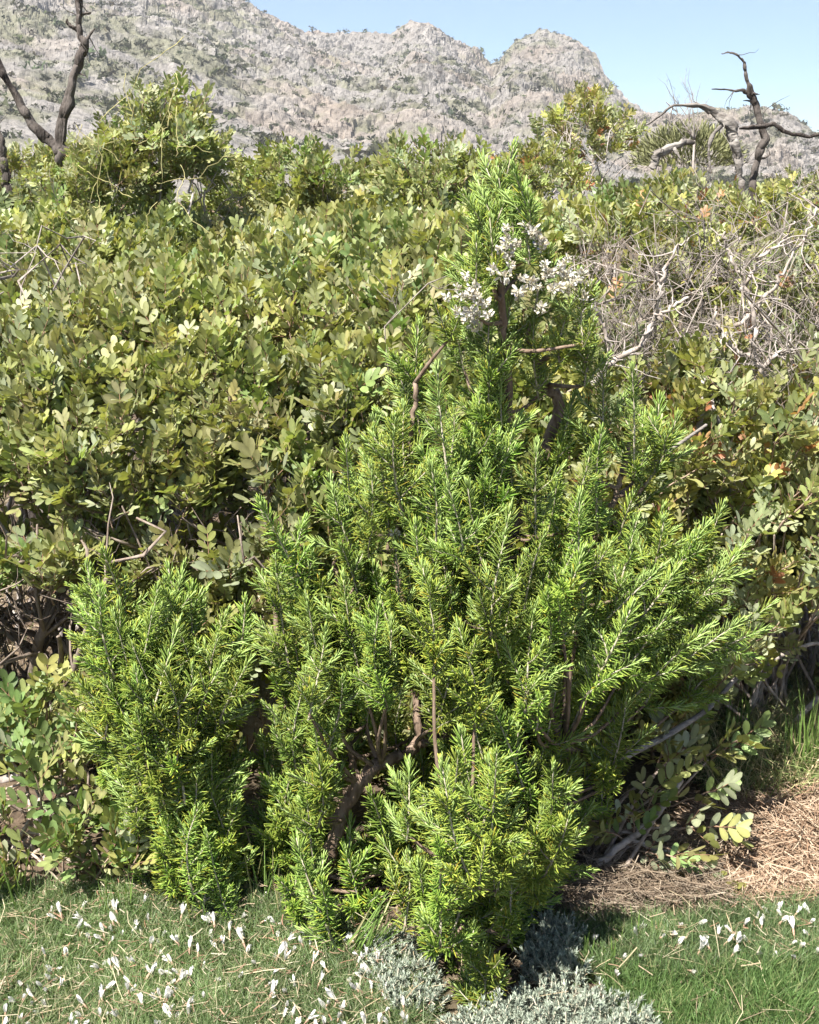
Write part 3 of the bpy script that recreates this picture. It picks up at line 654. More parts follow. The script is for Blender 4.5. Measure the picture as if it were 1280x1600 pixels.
for pts, r0, r1 in [([(1196, 640), (1193, 590), (1180, 562), (1150, 548), (1125, 520), (1115, 480)], .0075, .003), ([(1192, 575), (1215, 552), (1240, 550)], .005, .0025), ([(1178, 560), (1180, 505), (1165, 452), (1140, 400), (1132, 365)], .006, .0025), ([(1150, 510), (1190, 472), (1215, 440), (1250, 382), (1278, 325)], .0055, .002),
                    ([(925, 600), (958, 562), (1000, 540), (1030, 492), (1075, 462)], .008, .003), ([(1032, 500), (1030, 450), (1050, 400), (1075, 370)], .005, .002), ([(1160, 455), (1190, 400), (1215, 385), (1245, 345)], .005, .002), ([(905, 430), (930, 480), (950, 530), (955, 570)], .005, .003)]:
    Q = np.array([at(x, y, 2.68 + .0002 * (x - 900)) for x, y in pts]); PP, RR = smooth_path(Q, np.linspace(r0, r1, len(Q)), 7 * len(Q)); PP = PP + gb.normal(0, .003, PP.shape); mb = MB(); tube(mb, PP - _o, RR, 8, 0, (1.05, 1.03, 1), .2, 5)
    for k in range(9):
        i = int(gb.integers(4, len(PP) - 2)); d = nrm(nrm(PP[i + 1] - PP[i]) + .9 * nrm(gb.normal(0, 1, 3))); tube(mb, wander(PP[i], PP[i] + d * gb.uniform(.04, .13), 6, .2, gb) - _o, np.linspace(.002, .0007, 6), 4, 0, (1, 1, 1))
    obj('branch', mb.mesh('branch', M_bark), _b)
bare_shrub('leafless twiggy shrub at the far end of the thicket under the upright snag', (1.3, 3.4, 0), ends((1180, 290, 1330, 560), (2.8, 3.6), 20), gb)
bare_shrub('gnarled leafless branches in the hollow under the left mastic leaves', (-0.85, 2.78, 0), ends((-60, 820, 150, 1120), (2.5, 2.7), 22), gb, (.008, .018), 5, 2, .2, (.62, .56, .5))
bare_shrub('bare grey wood tangle above the shorter rosemary', (-0.55, 2.85, 0), ends((140, 790, 420, 900), (2.5, 2.7), 14), gb, (.008, .016), 5, 2, .18, (.66, .6, .54))
bare_shrub('bare pale twigs poking through the leaves near the forked trunk', (-1.0, 3.3, 0), ends((-20, 370, 150, 470), (2.95, 3.3), 8), gb, (.006, .010), 6, 2)

# ------------------------------------------------------------------ bushes and trees along the crest
gc = np.random.default_rng(505)
ellipsoid_shrub('mastic_shrub', 'tall dark mastic bush rising above the crest beside the forked dead tree', 'shrub', at(255, 258, 4.5), (0.25, 0.27, 0.22), 170, gc, tscale=0.85, group='bushes along the crest', nbr=12, hollow=.35)
ellipsoid_shrub('mastic_shrub', 'low bush tangled with pale vines under the tall dark bush', 'shrub', at(165, 305, 4.4), (0.20, 0.25, 0.17), 90, gc, tscale=0.8, group='bushes along the crest', nbr=8)
ellipsoid_shrub('mastic_shrub', 'yellowish bush seen between the limbs of the forked dead trunk', 'shrub', at(30, 310, 4.9), (0.32, 0.3, 0.15), 120, gc, 1.0, 0.8, group='bushes along the crest')
ellipsoid_shrub('mastic_shrub', 'low leafy bush on the crest below the mountain saddle', 'shrub', at(500, 312, 5.0), (0.45, 0.3, 0.16), 150, gc, tscale=0.95, group='bushes along the crest')
ellipsoid_shrub('mastic_shrub', 'green bush on the crest just left of the rosemary tip', 'shrub', at(680, 318, 4.6), (0.26, 0.3, 0.17), 110, gc, tscale=0.95, group='bushes along the crest')
ellipsoid_shrub('young_tree', 'small airy tree with yellow green leaves against the grey ridge', 'tree', at(925, 222, 5.6), (0.24, 0.24, 0.20), 62, gc, 1.0, 0.85, nbr=12, hollow=0.3)
ellipsoid_shrub('mastic_shrub', 'yellow leaved lower bush at the foot of the small airy tree', 'shrub', at(850, 288, 5.2), (0.20, 0.25, 0.10), 60, gc, 1.0, 0.9, group='bushes along the crest')
ellipsoid_shrub('round_bush', 'bright green rounded bush at the picture edge below the snag', 'shrub', at(1285, 326, 6.2), (0.30, 0.35, 0.21), 170, gc, tscale=0.62)
ellipsoid_shrub('mastic_shrub', 'leafy bush on the crest in front of the bent grey log', 'shrub', at(1030, 345, 4.4), (0.22, 0.25, 0.10), 90, gc, tscale=0.95, group='bushes along the crest')
ellipsoid_shrub('mastic_shrub', 'dull olive shrub showing through behind the bare thicket', 'shrub', at(1000, 440, 3.9), (0.34, 0.3, 0.24), 130, gc, 1.0, 0.9, group='bushes along the crest')
ellipsoid_shrub('mastic_shrub', 'olive shrub behind the crooked bare limbs at the picture edge', 'shrub', at(1200, 430, 4.1), (0.42, 0.3, 0.24), 150, gc, 1.0, 0.9, group='bushes along the crest')
def grey_mound():
    c = at(1075, 245, 6.6); b = np.array([c[0], c[1], 0.0]); root = thing('grey_green_bush', 'fine grey green mounded bush under the bent grey log', 'shrub', b)
    n = 2600; d = nrm(gc.normal(0, 1, (n, 3))); d[:, 2] = np.abs(d[:, 2]); p = c - b + d * np.array([.27, .3, .2]) * gc.uniform(.7, 1.03, (n, 1)) - np.array([0, 0, .05])
    mb = MB(); dirs = nrm(d + np.array([0, 0, .6]) + gc.normal(0, .4, (n, 3))); nn = nrm(gc.normal(0, 1, (n, 3)))
    add_leaflets(mb, p, dirs, nn, gc.uniform(.03, .06, n), gc.uniform(.004, .008, n), np.ones(n), gc.normal(0, .1, n), np.array([.19, .20, .10]) * gc.uniform(.6, 1.3, (n, 1)))
    obj('foliage', mb.mesh('foliage', M_silver), root, kind='stuff')
    for k in range(7):
        m = branch_with_twigs(np.zeros(3), c - b + nrm(gc.normal(0, 1, 3) + np.array([0, 0, 1.2])) * np.array([.24, .2, .25]), .009, gc, 5, 1); obj('branch', m.mesh('branch', M_bark), root)
grey_mound()

# dead trees
def limb(pts, widths, Y, pm, base, seed, mat, gn_=0.28, sides=18):
    Q = np.array([at(x, y, Y + (dy[0] if dy else 0)) for (x, y, *dy) in pts]); r = np.array(widths) * 0.35 / pm
    PP, RR = smooth_path(Q, r, 14 * len(Q)); gg_ = np.random.default_rng(seed); w_ = np.array([np.interp(np.linspace(0, 1, len(PP)), np.linspace(0, 1, 3 * len(Q)), gg_.normal(0, 1, 3 * len(Q))) for c in range(4)]).T; PP = PP + w_[:, :3] * (RR * .20)[:, None]; RR = RR * (1 + .12 * w_[:, 3]); mb = MB(); tube(mb, PP - base, RR, sides, 0, (1, 1, 1), gn_, seed); return mb.mesh('limb', mat)
def dead_tree(label, Y, trunk, limbs, foot, mat, name='dead_tree'):
    pm = FPX / (Y * CP); f = at(foot[0], foot[1], Y); b = np.array([f[0], f[1], 0.0]); root = thing(name, label, 'tree', b)
    def down(pts):   # the trunk goes on down to the ground behind the leaves
        return pts
    t0 = trunk[0][0]; Q0 = at(t0[0], t0[1], Y)
    me = limb(trunk[0], trunk[1], Y, pm, b, 3, mat); obj('trunk', me, root)
    mb = MB(); r0 = trunk[1][0] * .5 / pm; PP, RR = smooth_path([b + np.array([0, 0, -.02]), b + (Q0 - b) * .5 + np.array([.02, .01, 0]), Q0 + np.array([0, 0, .02])], [r0 * 1.5, r0 * 1.15, r0], 20); tube(mb, PP - b, RR, 14, 0, (1, 1, 1), .2, 8); obj('trunk_foot', mb.mesh('trunk_foot', mat), root)
    gs = np.random.default_rng(int(foot[0]) + 7); allp = [(trunk[0][i], trunk[0][i + 1], trunk[1][i]) for i in range(3, len(trunk[0]) - 1)] + [(p[i], p[i + 1], w[i]) for p, w in limbs for i in range(1, len(p) - 1)]
    for k in range(16):   # snapped spurs and thin dead twigs
        q0, q1, w = allp[int(gs.integers(len(allp)))]; u = gs.uniform(); st = at(q0[0] + (q1[0] - q0[0]) * u, q0[1] + (q1[1] - q0[1]) * u, Y + (q0[2] if len(q0) > 2 else 0)); d = nrm(gs.normal(0, 1, 3) * np.array([1, .5, 1])); r = w * .5 / pm
        ln = gs.uniform(1.3, 2.6) * r if k < 9 else gs.uniform(.06, .2); r0 = r * gs.uniform(.25, .5) if k < 9 else .0022; mb = MB(); tube(mb, wander(st, st + d * ln, 5, .12, gs) - b, np.linspace(r0, r0 * .2, 5), 6, 0, (1.2, 1.2, 1.2), .2, k); obj('spur' if k < 9 else 'twig', mb.mesh('spur', mat), root)
    for i, (p, w) in enumerate(limbs): obj('limb', limb(p, w, Y, pm, b, 20 + i, mat, .28, 14), root)
dead_tree('forked dark dead tree trunk rising out of the hedge', 4.5, ([(112, 330), (108, 300), (103, 265), (93, 235), (97, 200), (105, 165), (114, 125), (124, 92), (131, 74), (124, 52), (123, 25), (122, 0), (120, -40), (118, -110)], [26, 25, 26, 30, 24, 21, 20, 20, 21, 15, 14, 15, 14, 10]),
    [([(95, 240), (78, 222), (55, 197), (35, 168), (15, 132), (0, 105), (-20, 60), (-45, 10)], [24, 27, 24, 20, 19, 17, 15, 11]), ([(128, 72), (138, 58), (149, 44)], [11, 8, 2]), ([(124, 48), (114, 42), (106, 36), (105, 30)], [9, 8, 6, 3]), ([(127, 22), (134, 21), (142, 20)], [6, 5, 4]),
     ([(106, 262), (112, 285), (120, 300)], [7, 7, 5])], (112, 330), M_dead)
dead_tree('broken dark stump cut by the picture edge beside the forked trunk', 4.7, ([(12, 300), (8, 265), (4, 235), (-4, 205), (-14, 180)], [16, 17, 17, 13, 5]), [([(6, 262), (14, 268), (20, 290)], [7, 6, 4])], (12, 300), M_dead)
dead_tree('upright weathered dead snag with a curled tip against the sky', 6.2, ([(1176, 290), (1181, 262), (1188, 238), (1193, 212), (1188, 190), (1181, 165), (1173, 145), (1168, 128), (1164, 112), (1163, 96)], [14, 15, 18, 16, 13, 15, 14, 9, 8, 6]),
    [([(1163, 98), (1155, 89), (1146, 83), (1138, 82), (1128, 84)], [6, 5, 4.5, 4, 2.5]), ([(1172, 147), (1160, 141), (1150, 142), (1135, 140), (1112, 139)], [9, 7, 5, 4, 2.5]), ([(1188, 248), (1196, 246), (1204, 241)], [5, 4, 2]),
     ([(1155, 200, -.12), (1178, 199, -.12), (1195, 197, -.12), (1208, 194, -.12), (1222, 204, -.12), (1240, 208, -.12), (1262, 213, -.12), (1285, 211, -.12), (1310, 220, -.12)], [5, 10, 9, 9, 10, 9, 8, 6, 4])], (1176, 290), M_dead)
dead_tree('bent silvery dead trunk drooping in an arch beside the snag', 6.0, ([(1158, 290), (1154, 255), (1150, 225), (1138, 195), (1122, 180), (1100, 168), (1075, 164), (1050, 166), (1035, 178), (1015, 192), (995, 202)], [12, 16, 24, 22, 17, 13, 8, 6, 5, 4, 3]),
    [([(1130, 190), (1115, 210), (1108, 235), (1110, 270)], [12, 10, 7, 5]), ([(1145, 225), (1160, 245), (1158, 262), (1148, 268)], [6, 5, 4, 3]), ([(1110, 176), (1092, 163), (1084, 158)], [8, 5, 2]),
     ([(1018, 262), (1030, 243), (1048, 230), (1070, 222), (1085, 224)], [16, 20, 20, 15, 8])], (1158, 290), M_grey)
def twiggy(label, base_px, Y, ends_px, g):
    f = at(base_px[0], base_px[1], Y); b = np.array([f[0], f[1], 0.0]); root = thing('bare_sapling', label, 'sapling', b, 'bare saplings by the dead trees')
    mb = MB(); tube(mb, smooth_path([np.zeros(3), (f - b) * .5 + .01, f - b], [.008, .006, .005], 10)[0], .006, 5); obj('stem', mb.mesh('stem', M_bark), root)
    for e in ends_px:
        m = branch_with_twigs(f, at(e[0], e[1], Y), .003, g, 5, 2, .12, (1, 1, 1), (.15, .3)); m.V = [v - b for v in m.V]; obj('branch', m.mesh('branch', M_bark), root)
twiggy('thin bare sapling twigs against the sky above the bent log', (1085, 220), 6.3, [(1028, 122), (1078, 106), (1070, 150), (1050, 140), (1095, 130), (1062, 118), (1040, 165), (1110, 150), (1085, 140)], gc)
twiggy('thin bare twigs sticking up over the crest below the mountain notch', (700, 260), 4.9, [(697, 180), (715, 195), (680, 200)], gc)
twiggy('bare pale sapling with a dry seed head near the picture edge', (1240, 320), 5.2, [(1245, 225), (1236, 270), (1255, 250)], gc)
def vines():
    b = at(210, 300, 4.2); g = np.random.default_rng(9); root = thing('dry_vine', 'pale yellow dry vine strands trailing over the bush', 'vine', (b[0], b[1], 0.0)); o = np.array([b[0], b[1], 0.0])
    for k in range(22):
        p0 = at(g.uniform(120, 300), g.uniform(190, 330), g.uniform(4.0, 4.25)); p1 = p0 + np.array([g.normal(0, .16), g.normal(0, .05), g.normal(.05, .14)])
        mb = MB(); tube(mb, wander(p0, p1, 12, .10, g) - o, .0011, 4, 0, np.array([.42, .38, .17]) * g.uniform(.8, 1.2)); obj('strand', mb.mesh('strand', M_dry), root)
vines()

# ------------------------------------------------------------------ rosemary
gr_ = np.random.default_rng(606)
SHL = [0.31, 0.28, 0.26, 0.24, 0.24, 0.22, 0.21, 0.20, 0.19, 0.18, 0.17, 0.16, 0.15, 0.14, 0.13, 0.12, 0.11, 0.09]
SHOOTS = [(L, *make_shoot(L, gr_, sides=int(round(L / gr_.uniform(.022, .045))), age=0.16 * (i % 4))) for i, L in enumerate(SHL)]
MAIN = [(390, 1390), (400, 1200), (402, 1000), (395, 800), (412, 785), (440, 840), (500, 850), (512, 745), (545, 700), (560, 640), (600, 590), (625, 520), (655, 500), (692, 540), (715, 600), (735, 650), (748, 615), (714, 548), (706, 470), (730, 400), (735, 320), (770, 262), (790, 232), (815, 250), (832, 330),
        (860, 400), (905, 415), (915, 480), (922, 525), (885, 585), (858, 618), (872, 655), (893, 608), (930, 568), (985, 580), (1000, 640), (1040, 618), (1065, 650), (1070, 700), (1060, 760), (1130, 785), (1150, 870), (1205, 930), (1200, 995), (1150, 1050), (1050, 1075), (990, 1062), (985, 1095), (962, 1200),
        (950, 1290), (905, 1340), (870, 1400), (815, 1500), (720, 1550), (668, 1500), (650, 1420), (600, 1350), (520, 1440), (470, 1430), (430, 1400)]
LEFT = [(108, 1065), (128, 965), (118, 885), (165, 868), (200, 905), (252, 880), (292, 878), (322, 925), (380, 935), (402, 1030), (388, 1062), (372, 1100), (390, 1200), (400, 1300), (390, 1385), (260, 1385), (190, 1275), (150, 1185), (122, 1112)]
def edge_dist(p, poly):
    a = np.array(poly, float); b = np.roll(a, -1, 0); e = b - a; p = np.asarray(p, float)[:, None]; t = np.clip(((p - a) * e).sum(-1) / (e * e).sum(-1), 0, 1)
    return np.linalg.norm(p - a - t[..., None] * e, axis=-1).min(1)
def rosemary(label, poly, tips, n_fill, lean, Yfun, base, branches, g, half=0.30, clear=None):
    root = thing('rosemary_bush', label, 'bush', base); base = np.array(root.location)
    bp = []
    for pts, r0, r1 in branches:
        Q = np.array([at(*p) for p in pts]); PP, RR = smooth_path(Q, np.linspace(r0, r1, len(Q)), 9 * len(Q)); PP = PP + g.normal(0, .002, PP.shape); bp.append(PP)
        mb = MB(); tube(mb, PP - base, RR, 12, 0, (1, 1, 1), .25, int(g.integers(99))); obj('branch', mb.mesh('branch', M_rbark), root)
    bp = np.concatenate(bp)
    todo = []
    for t in tips:
        x, y = t[0], t[1]; todo.append((x, y, Yfun(x, y, 0) + (t[3] if len(t) > 3 else g.normal(0, .05)), t[2] if len(t) > 2 and t[2] is not None else None))
    xs = np.array(poly)[:, 0]; ys = np.array(poly)[:, 1]; placed = [np.array([q[0], q[1], q[2] * 700]) for q in todo]; tries = 0
    cx = g.uniform(xs.min(), xs.max(), 60000); cyy = g.uniform(ys.min(), ys.max(), 60000); ok = in_poly(cx, cyy, poly); cx, cyy = cx[ok], cyy[ok]; ed = edge_dist(np.stack([cx, cyy], 1), poly); ok = ed > 22; cx, cyy, ed = cx[ok], cyy[ok], ed[ok]
    placed = np.array(placed); placed = np.concatenate([placed, np.zeros((n_fill, 3))]); m = len(tips)
    for x, y, e_ in zip(cx, cyy, ed):
        tries += 1
        if m >= len(placed): break
        if y < 800 and g.uniform() < .55: continue
        if y < 690 and 690 < x < 905 and clear is not None: continue
        h = half * min(1.0, math.sqrt(e_ / 150.0)); dy = g.uniform(-1, 0.45) * h; Y = Yfun(x, y, dy) + dy; q = np.array([x, y, Y * 700])
        if clear is not None:
            lx = x + np.linspace(0, 1, 5) * -30 * lean(x, y)[0]; ly = y + np.linspace(0, 1, 5) * 150
            if Y < 2.16 and np.hypot(lx[:, None] - clear[:, 0], ly[:, None] - clear[:, 1]).min() < 15: continue
        if ((placed[:m] - q) ** 2).sum(1).min() < max(58 - tries / 1000.0, 20) ** 2: continue
        placed[m] = q; m += 1; todo.append((x, y, Y, None))
    mb_tw = MB(); cnt = 0
    for (x, y, Y, ln) in todo:
        tip = at(x, y, Y); d = lean(x, y) + g.normal(0, .13, 3) * np.array([1, 1, .3]); d = nrm(d)
        L = ln if ln else g.choice([.13, .15, .17, .19, .21, .24], p=[.1, .2, .2, .2, .2, .1])
        zb = tip[2] - L * d[2]
        if zb < 0.015: L = max(.08, (tip[2] - 0.015) / max(d[2], .3))
        cand = [k for k in range(len(SHL)) if abs(SHL[k] - L) < .035] or [int(np.argmin(np.abs(np.array(SHL) - L)))]
        k = int(g.choice(cand)); Lm, sm, nm = SHOOTS[k]; sc = float(np.clip(L / Lm, .8, 1.15))
        b0 = tip - d * Lm * sc
        M = mat4(frame_z(d, roll=g.uniform(0, 6.28)), b0 - base, sc)
        o = obj('shoot', sm, root, mat=M); obj('needles', nm, o, kind='stuff'); cnt += 1
        # the twig that joins the shoot to the wood
        w = bp - b0; c = np.linalg.norm(w * np.array([1, 1, .8]), axis=1) + np.where(w[:, 2] > -0.01, .25, 0); j = int(c.argmin()); e = bp[j]
        mid = (e + b0) / 2 + np.array([0, 0, -.06 * np.linalg.norm((e - b0)[:2])]) + g.normal(0, .01, 3)
        PP, RR = smooth_path([e, mid, b0 + d * .01], [.0048, .0036, .0026], 9); tube(mb_tw, PP - base, RR, 5, 0, (1, 1, 1))
    obj('twigs', mb_tw.mesh('twigs', M_rbark), root, kind='stuff')
    print('rosemary shoots', cnt, tries); return root
def lean_main(x, y):
    d = np.array([(x - 760) / 1500.0, -0.04, 1.0])
    if x > 850 and 760 < y < 1090: d = np.array([0.15 + (x - 850) / 330.0 * (0.75 + 0.5 * (y - 900) / 150.0), -0.05, 1.0])
    if y > 1180 and x > 780: d = np.array([(x - 740) / 380.0, -0.2, 1.0])
    if x < 560 and y > 1000: d = np.array([(x - 560) / 900.0, -.1, 1.0])
    return nrm(d)
def Y_main(x, y, dy):
    Y = 2.17
    if y > 1150: Y = 2.17 - (y - 1150) / 400.0 * (0.25 if x > 600 else 0.14)
    if y > 1180 and 630 < x < 900: Y = 1.93 - .1 * max(0, (y - 1350) / 150)
    if y < 700: Y = 2.20
    if x > 1000: Y += .05
    return Y
MAIN_TIPS = [(778, 258, .13, 0), (788, 300, .11, -.03), (812, 282, .11, -.02), (752, 300, .11, -.02), (800, 330, .11, -.05), (765, 340, .11, -.05), (735, 440, .11, -.02), (890, 470, .11, -.02), (410, 785, .24), (440, 850, .19), (512, 745, .21), (545, 690, .19), (580, 650, .21), (655, 503, .27), (612, 575, .21), (690, 580, .19), (798, 234, .15, 0), (762, 275, .13), (740, 318, .15), (822, 290, .13), (715, 478, .13), (905, 425, .13), (918, 490, .13), (858, 385, .13), (780, 330, .13), (740, 380, .13), (800, 420, .15), (840, 500, .15), (760, 470, .15),
             (780, 540, .15), (930, 570, .19), (982, 585, .19), (895, 625, .17), (1035, 622, .17), (1062, 650, .15), (1005, 655, .17), (950, 680, .19), (1128, 795, .15), (1148, 868, .15), (1200, 940, .19), (1195, 985, .17), (1090, 1005, .17), (1060, 1050, .17), (1140, 1020, .15), (878, 1068, .21, -.2),
             (972, 1090, .19, -.14), (950, 1105, .17, -.12), (712, 1150, .19, -.17), (655, 1238, .21, -.04), (712, 1290, .24, -.07), (790, 1210, .17, -.02), (830, 1250, .17, -.02), (770, 1290, .17, -.02), (800, 1390, .11, -.02), (750, 1430, .11, -.02), (700, 1400, .11, -.02), (680, 1360, .13, -.02), (840, 1330, .15, -.02), (900, 1240, .15, -.02),
             (748, 612, .13, -.05), (782, 600, .15, -.05), (765, 560, .13, -.06), (740, 680, .15, -.08), (780, 680, .15, -.08), (715, 700, .19, -.08), (680, 720, .19, -.06), (790, 655, .17), (755, 655, .15), (800, 690, .19, -.08), (760, 720, .19, -.08), (640, 640, .17), (660, 700, .17), (700, 640, .19), (735, 690, .21), (530, 800, .19), (620, 850, .19), (450, 940, .21), (508, 960, .21), (480, 880, .17), (1080, 850, .17), (1040, 790, .15), (860, 760, .17), (920, 770, .17), (990, 770, .15), (430, 1050, .19, -.06), (450, 1120, .19, -.06), (485, 1180, .17, -.06), (425, 1235, .17, -.04), (468, 1265, .15, -.04), (400, 1150, .19, -.02), (440, 1315, .11, -.02), (485, 1345, .11, -.02), (408, 1285, .13, 0), (455, 1195, .19, -.06), (420, 1120, .19, -.03), (600, 1260, .11, -.02), (500, 1120, .17, -.06), (620, 1300, .11, -.04), (640, 1190, .13, -.10), (500, 1340, .09, -.06), (545, 1395, .08, -.06), (628, 1250, .13, -.08), (610, 1312, .11, -.06), (578, 1292, .09, -.06), (640, 1335, .13, -.05), (420, 1200, .15, -.03), (450, 1240, .15, -.05), (482, 1268, .13, -.04), (410, 1262, .13, 0), (440, 1290, .11, -.03), (470, 1322, .11, -.03), (500, 1298, .11, -.03), (425, 1342, .09, -.01), (492, 1228, .15, -.06), (455, 1370, .09, 0), (560, 1330, .11, -.02), (470, 1300, .13, 0), (430, 1200, .17, 0), (520, 1390, .08, 0), (430, 1330, .11, 0)]
rosemary('tall green rosemary bush with pale flowers near its tip', MAIN, MAIN_TIPS, 300 - len(MAIN_TIPS), lean_main, Y_main, (at(497, 1425, 2.1)[0], 2.12, float(gz(-.15, 2.12))),
    [([(492, 1440, 2.03), (512, 1350, 2.04), (535, 1275, 2.04), (575, 1210, 2.05), (640, 1172, 2.08), (700, 1125, 2.13), (735, 1050, 2.18), (765, 930, 2.2), (790, 780, 2.22), (795, 620, 2.22), (785, 470, 2.2), (785, 360, 2.2)], .0140, .006),
     ([(700, 1125, 2.15), (800, 1085, 2.2), (930, 1035, 2.22), (1080, 985, 2.24)], .009, .004), ([(770, 900, 2.2), (830, 760, 2.26), (872, 640, 2.30), (850, 600, 2.28), (830, 540, 2.25)], .0115, .007), ([(660, 1165, 2.12), (640, 1020, 2.16), (620, 860, 2.18), (640, 700, 2.2), (650, 600, 2.2)], .008, .004),
     ([(690, 1130, 2.15), (685, 850, 2.15), (705, 760, 2.16), (712, 715, 2.18)], .008, .0045), ([(512, 1370, 2.12), (470, 1200, 2.14), (440, 1050, 2.16), (425, 920, 2.18)], .008, .004), ([(560, 1230, 2.12), (530, 1080, 2.16), (525, 900, 2.18)], .008, .004),
     ([(762, 1500, 1.95), (768, 1400, 1.99), (790, 1300, 2.0), (840, 1220, 2.02), (880, 1160, 2.02)], .011, .005), ([(765, 1430, 1.97), (715, 1360, 1.96), (700, 1280, 2.0)], .007, .004), ([(735, 1560, 1.83), (742, 1450, 1.85), (720, 1330, 1.86)], .006, .003), ([(800, 1080, 2.2), (900, 900, 2.22), (960, 780, 2.24), (985, 690, 2.26)], .008, .004),
     ([(930, 1035, 2.22), (1030, 900, 2.26), (1080, 850, 2.28)], .006, .003)], gr_,
    clear=smooth_path([(515, 1350, 0), (535, 1275, 0), (575, 1210, 0), (640, 1172, 0), (690, 1135, 0)], [1] * 5, 20)[0][:, :2])
def lean_left(x, y): return nrm(np.array([(x - 265) / 420.0, -.06, 1.0]))
LEFT_TIPS = [(155, 870, .24), (130, 960, .21), (128, 885, .19), (205, 912, .24), (262, 883, .27), (288, 882, .24), (305, 925, .21), (372, 945, .19), (396, 1032, .17), (122, 1050, .21), (180, 955, .24), (235, 985, .24), (340, 990, .21), (320, 1060, .21), (150, 1110, .17), (240, 1200, .17), (330, 1220, .17), (370, 1160, .17), (290, 1300, .11), (350, 1320, .11), (220, 1290, .11)]
rosemary('shorter bushy rosemary standing apart beside the tall rosemary', LEFT, LEFT_TIPS, 95, lean_left, lambda x, y, dy: 2.16 - .06 * max(0, (y - 1100) / 280), (at(300, 1390, 2.15)[0], 2.15, float(gz(-.36, 2.15))),
    [([(305, 1395, 2.15), (300, 1250, 2.16), (290, 1100, 2.17), (285, 980, 2.18)], .010, .004), ([(300, 1280, 2.16), (240, 1130, 2.15), (200, 1010, 2.16)], .007, .003), ([(300, 1260, 2.16), (340, 1130, 2.17), (365, 1030, 2.18)], .007, .003), ([(300, 1350, 2.15), (240, 1230, 2.12), (170, 1120, 2.14)], .006, .003)], gr_, half=.22)
# pale lipped flowers near the tip, and dry calyces
def flower_cluster_mesh(g):
    mb = MB(); n = 26; a = g.uniform(0, 6.28, n); z = g.uniform(0, .028, n); d = nrm(np.stack([np.cos(a), np.sin(a), g.uniform(.1, .9, n)], 1)); p = np.stack([0 * z, 0 * z, z], 1) + d * .003
    c = np.array([.58, .56, .51]) * g.uniform(.7, 1.1, (n, 1)) * np.where(g.uniform(0, 1, (n, 1)) < .4, np.array([1, .92, .74]), np.array([1, 1, 1]))
    c = np.where(g.uniform(0, 1, (n, 1)) < .03, np.array([.36, .38, .62]), c)
    add_leaflets(mb, p, d, nrm(g.normal(0, 1, (n, 3))), g.uniform(.008, .015, n), g.uniform(.004, .0065, n), np.full(n, 1.3), g.normal(.1, .2, n), c)
    tube(mb, np.array([[0, 0, -.01], [0, 0, .015], [0, 0, .03]]), .0012, 4, 0, (.4, .38, .25)); return mb.mesh('flower_cluster', M_petal)
FCM = [flower_cluster_mesh(gr_) for _ in range(6)]
rose = [o for o in bpy.data.objects if o.name == 'rosemary_bush'][0]; rb = np.array(rose.location)
FL = [(720, 455), (735, 465), (730, 485), (745, 495), (740, 515), (760, 480), (725, 500), (748, 450), (755, 520), (890, 430), (905, 440), (898, 455), (885, 445), (900, 425), (800, 365), (830, 355), (815, 380), (840, 385), (790, 390), (805, 400), (785, 410), (825, 440), (840, 450), (810, 430), (800, 435), (850, 440), (860, 430), (870, 420), (815, 470), (835, 480), (850, 470), (775, 400), (820, 365), (855, 400), (765, 500), (770, 430), (630, 828), (730, 470), (745, 475), (715, 470),
      (900, 470), (880, 460), (735, 450), (750, 465), (835, 365), (810, 415), (795, 380), (845, 420)]
for (x, y) in FL:
    x += gr_.normal(0, 9); y += gr_.normal(0, 9)
    M = mat4(frame_z(nrm(np.array([(x - 810) / 160.0, -.7, .6]) + gr_.normal(0, .3, 3))), at(x, y, 2.085 + gr_.normal(.0, .02)) - rb, gr_.uniform(.5, .95)); obj('flower_cluster', FCM[int(gr_.integers(6))], rose, mat=M)

# ------------------------------------------------------------------ ground cover
def scatter(poly, n, g, box=(-1.6, 1.6, 1.25, 3.4)):
    c = np.array([ground_at(min(max(a, -250), 1530), min(b_, 1720)) for a, b_ in poly]); box = (c[:, 0].min(), c[:, 0].max(), c[:, 1].min(), min(c[:, 1].max(), 8.0))
    poly = [(min(max(a, -250), 1530), min(b_, 1720)) for a, b_ in poly]
    x = g.uniform(box[0], box[1], n); y = g.uniform(box[2], box[3], n); z = gz(x, y); P = np.stack([x, y, z], 1); pj = project(P); return P[in_poly(pj[:, 0], pj[:, 1], poly)]
def blades(mb, P, H, Wd, tilt, g, col, droop=0.3, mat=0):
    n = len(P); a = g.uniform(0, 6.28, n); t = np.abs(g.normal(0, tilt, n)); D = np.stack([np.cos(a) * np.sin(t), np.sin(a) * np.sin(t), np.cos(t)], 1)
    f = g.uniform(0, 6.28, n); X = np.stack([np.cos(f), np.sin(f), 0 * f], 1); X = nrm(X - (X * D).sum(1, keepdims=True) * D)
    dr = droop * g.uniform(.2, 1.3, n); dv = np.stack([np.cos(a), np.sin(a), -.5 + 0 * a], 1); sts = [(0, 1), (.55, .8), (1, 0)]
    V = []
    for s, w in sts[:-1]:
        c = P + D * (H * s)[:, None] + dv * (dr * H * s * s)[:, None]; V += [c - X * (Wd * w * .5)[:, None], c + X * (Wd * w * .5)[:, None]]
    V.append(P + D * H[:, None] + dv * (dr * H)[:, None]); V = np.stack(V, 1); off = (np.arange(n) * 5)[:, None, None]
    Q = (np.array([[0, 1, 3, 2]])[None] + off).reshape(-1, 4); T = (np.array([[2, 3, 4]])[None] + off).reshape(-1, 3)
    mb.add(V.reshape(-1, 3), Q, T, mat, mat, np.repeat(col, 5, 0))
